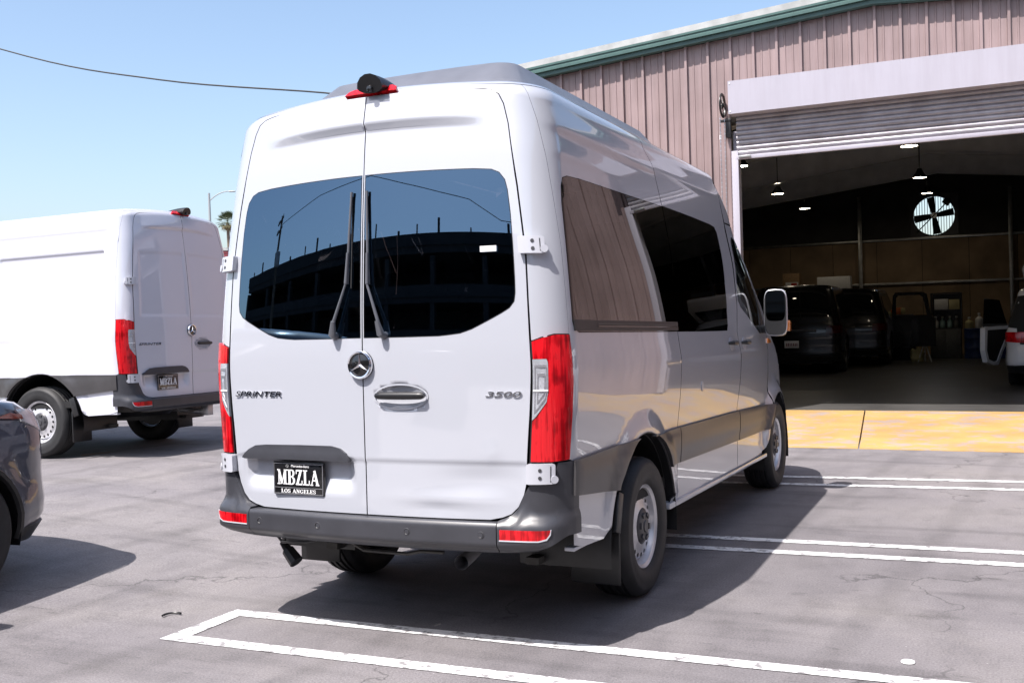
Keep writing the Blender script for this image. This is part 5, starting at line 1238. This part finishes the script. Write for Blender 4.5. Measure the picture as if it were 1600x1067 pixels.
# ================================================================ SKYLINE, WIRE, THINGS BEHIND THE CAMERA
CAMP = Vector((2.739, -4.142, 1.523))
def far(az, slope, dist): return Vector((CAMP.x+az[0]*dist, CAMP.y+az[1]*dist, CAMP.z+slope*dist))
M['trunk'] = mat('palm_trunk', (.16, .12, .09), .9, noise=.3, nscale=5); M['frond'] = mat('palm_frond', (.07, .09, .035), .6, noise=.35, nscale=2); M['dryfrond'] = mat('dry_palm_frond', (.28, .22, .12), .8, noise=.3)
M['wood'] = mat('weathered_pole_wood', (.10, .075, .055), .9, noise=.3, nscale=4); M['galvp'] = mat('street_lamp_metal', (.35, .36, .37), .5, metal=.4)
pt = far((-.6450, .764), .1010, 180); pr = thing('fan_palm', 'tall fan palm in the distance between the two white vans', 'tree', (pt.x, pt.y, 0))
MB().tube([(0, 0, 0), (.15, 0, 6), (.05, .1, 12), (0, 0, pt.z-.6)], [.42, .30, .26, .24], 12).build('trunk', M['trunk'], pr, smooth=True)
fm = MB(); dm = MB(); rng = random.Random(3)
for i in range(110):
    th = rng.uniform(0, 2*PI); el = rng.uniform(-1.35, 1.35); dry = el < -.55; r1 = rng.uniform(1.6, 2.3) if not dry else rng.uniform(1.2, 1.9)
    d = Vector((math.cos(th)*math.cos(el), math.sin(th)*math.cos(el), math.sin(el))); c = Vector((0, 0, pt.z-.5)); side = d.cross(Vector((0, 0, 1))).normalized(); up = side.cross(d).normalized()
    stem = c+d*r1*.55; t_ = dm if dry else fm
    t_.add([c, c+side*.03, stem+side*.03, stem], [(0, 1, 2, 3)])
    for k in range(9):
        a = (k-4)/4*1.25; q = (d*math.cos(a)+side*math.sin(a)); e = stem+q*r1*.48-Vector((0, 0, .10*abs(a)+.12*(1-el)*.4)); w_ = up*.0+side.cross(q)*.0+q.cross(up).normalized()*.045
        t_.add([stem, stem+q*r1*.25+w_, e, stem+q*r1*.25-w_], [(0, 1, 2, 3)])
cr = fm.build('crown', M['frond'], pr); dm.build('dry_skirt', M['dryfrond'], pr)
lp = far((-.657, .754), .1248, 60); lt = thing('street_lamp', 'slim street lamp with curved arm rising behind the left van', 'lamp post', (lp.x, lp.y, 0))
MB().tube([(0, 0, 0), (0, 0, lp.z)], [.11, .06], 10).build('pole', M['galvp'], lt, smooth=True)
right = Vector((.905, .425, 0))
arm = [Vector((0, 0, lp.z-.45))+right*t*1.15+Vector((0, 0, .52*(1-(1-t)**2.2))) for t in [k/10 for k in range(11)]]
MB().tube(arm, .030, 8).build('arm', M['galvp'], lt, smooth=True)
MB().box(arm[-1]+right*.16+Vector((0, 0, -.02)), (.42, .16, .08), rz=math.atan2(right.y, right.x)).build('lamp_head', M['galvp'], lt, bevel=.03)
sp_ = far((-.6480, .761), .0747, 80); sg_ = thing('red_sign', 'dark red board with a pale cap between the vans on the skyline', 'sign', (sp_.x, sp_.y, 0), rz=math.atan2(right.y, right.x))
M['redboard'] = mat('dark_red_board', (.22, .035, .045), .6, noise=.2, nscale=1)
MB().box((-.1, 0, sp_.z-.75), (.72, .3, 1.0), taper=(1.12, 1)).build('board', M['redboard'], sg_); MB().box((-.1, 0, sp_.z-.13), (.88, .4, .22)).build('cap', M['capw'], sg_); MB().tube([(-.1, 0, 0), (-.1, 0, sp_.z-1.2)], .12, 10).build('post', M['galvp'], sg_)
for k_ in range(3): MB().box((-.1, -.16, sp_.z-.45-.26*k_), (.66, .02, .02)).build('board_joint', M['black'], sg_)
def utility_pole(loc, h, rz, label):
    p = thing('utility_pole', label, 'utility pole', loc, rz=rz)
    MB().tube([(0, 0, 0), (0, 0, h)], [.17, .11], 12).build('pole', M['wood'], p, smooth=True)
    for z in (h-.35, h-1.0):
        c = MB().box((0, .13, z), (2.4, .10, .12)).build('crossarm', M['wood'], p)
        for x in (-1.05, -.6, .6, 1.05): MB().lathe([(.02, .0), (.05, .06), (.03, .12), (.05, .16), (0, .20)], 10, axis='Z', c=(x, .13, z+.06)).build('insulator', M['galvp'], c, smooth=True)
    MB().lathe([(0, 0), (.24, 0), (.26, .05), (.26, .8), (0, .88)], 16, axis='Z', c=(.40, 0, h-3.2)).build('transformer', M['galvp'], p, smooth=True)
    return p
# overhead wire from a pole outside the frame to the garage corner
Wp = [far((-.558, .830), .2165, 17.4), far((-.686, .728), .227, 20), far((-.774, .633), .246, 23.5)]
dirw = (Wp[2]-Wp[0]); P0 = Vector((-5.9, 10.2, 4.85)); P3 = Wp[2]+dirw*1.1+Vector((0, 0, 1.2))
utility_pole((P3.x, P3.y+.0, 0), P3.z+.5, 1.2, 'wooden utility pole left of the picture carrying the overhead wire')
ctrl = [P0, Wp[0], Wp[1], Wp[2], P3]; pts = []
for i in range(4):
    p0 = ctrl[max(0, i-1)]; p1 = ctrl[i]; p2 = ctrl[i+1]; p3 = ctrl[min(4, i+2)]
    for k in range(8):
        t = k/8; pts.append(.5*((2*p1)+(-p0+p2)*t+(2*p0-5*p1+4*p2-p3)*t*t+(-p0+3*p1-3*p2+p3)*t**3))
pts.append(P3)
M['wire'] = mat('black_cable', (.02, .02, .02), .6)
wo = MB().tube(pts, .014, 6).build('overhead_wire', M['wire'], smooth=True); tag(wo, 'thin black overhead wire crossing the sky at the upper left', 'wire')
# parking structure behind the camera: seen mirrored in the rear windows
M['pk'] = mat('weathered_dark_concrete', (.022, .02, .02), .8, noise=.2, nscale=.8)
pk = thing('parking_structure', 'long dark three-storey parking structure mirrored in the rear windows of the van', 'building', (-12, -31, 0))
for z in (.0, 3.1, 6.2, 9.0): MB().box((0, -6, z+.15), (60, 14, .55)).build('floor_slab', M['pk'], pk)
for z in (3.1, 6.2, 9.0): MB().box((0, 1.0, z+.65), (60, .25, .75)).build('parapet', M['pk'], pk)
for k in range(13): MB().box((-30+5*k, .7, 4.4), (.45, .5, 8.7)).build('column', M['pk'], pk)
MB().box((0, -4, 4.6), (60, .3, 9.2)).build('rear_wall', M['pk'], pk)
MB().box((-29.8, -2, 4.6), (.3, 5, 9.2)).build('end_wall', M['pk'], pk)
for k in range(22): MB().box((-29+2.75*k+.6*math.sin(k*5), .9, 10.1+.15*(k % 3)), (.10+.1*(k % 2), .12, .5+.4*(k % 3))).build('roof_post', M['pk'], pk)
utility_pole((-27, -22.8, .19), 11.0, .5, 'wooden utility pole with transformer behind the camera, mirrored in the rear window')
# a second wire, mirrored in the right rear window
ww = MB().tube([(-27, -22.8, 10.6), (-20, -21.5, 10.9), (-13.7, -20.8, 10.8), (-10.5, -20.6, 10.0), (-7.6, -20.4, 9.35), (-5.4, -20.2, 8.9), (-3.35, -20, 7.9), (2, -19.6, 7.4), (12, -19, 8.5)], .022, 6).build('overhead_wire', M['wire'], smooth=True); tag(ww, 'black wire running from the transformer pole, mirrored in the rear window', 'wire')
# neighbouring shed on the right, mirrored in the flank and corner of the van
shed = thing('side_shed', 'tall pink ribbed shed right of the picture, mirrored in the van flank', 'building', (7.4, 9.4, 0), rz=-PI/2)
for k in range(14):
    mb = MB(); pts = [p for i in range(6) for p in prof_bay(k*6*BAY+i*BAY)]+[((k+1)*6*BAY-.024, 0)]; n = len(pts)
    mb.add([(x_, -d_, z_) for x_, d_ in pts for z_ in (0, 6.4)], [(2*i, 2*i+2, 2*i+3, 2*i+1) for i in range(n-1)]); mb.build('wall_panel', M['wall'], shed)
MB().box((12.9, 4.1, 3.2), (25.7, 8.0, 6.38)).build('wall', M['wall'], shed); MB().box((12.9, 4.0, 6.5), (26.2, 8.6, .18)).build('roof', M['green'], shed)
# parked row behind the camera
gcs = copy_tree(gc, label='dark grey crossover parked behind the camera, mirrored low in the rear window'); gcs.location = (-3.9, -10.5, .12); gcs.rotation_euler = (0, 0, 2.9)
gcs = copy_tree(gc, label='dark grey crossover parked far right of the picture, mirrored in the flank of the van'); gcs.location = (5.3, -2.6, 0); gcs.rotation_euler = (0, 0, 0)
gcs = copy_tree(ws_, label='white hatchback parked to the right of the picture, mirrored in the flank of the van'); gcs.location = (5.6, 3.2, 0); gcs.rotation_euler = (0, 0, .03)
for c in list(gcs.children):
    if c.name.split('.')[0] in ('raised_tailgate', 'open_rear_door', 'tailgate_opening'):
        for q in list(c.children): bpy.data.objects.remove(q)
        bpy.data.objects.remove(c)
# small litter on the asphalt
tw_ = MB().tube([(-1.28+.05*math.cos(t), .06+.05*math.sin(t), .012) for t in [1.2+.22*k for k in range(12)]], .006, 6).build('dry_twig', M['black'], smooth=True); tag(tw_, 'small curved dark twig lying on the asphalt left of the painted corner', 'twig')
cp = MB().lathe([(0, .004), (.028, .004), (.03, .0)], 14, axis='Z', c=(2.348, .58, .004)).build('litter_cap', M['letter'], smooth=True); tag(cp, 'tiny white cap on the asphalt right of the van shadow', 'cap')
stx = MB().tube([(-6.30, 4.05, .205), (-6.18, 4.34, .205)], .008, 6).build('dry_twig', M['wood'], smooth=True); tag(stx, 'thin straight stick on the asphalt in front of the left van', 'twig')
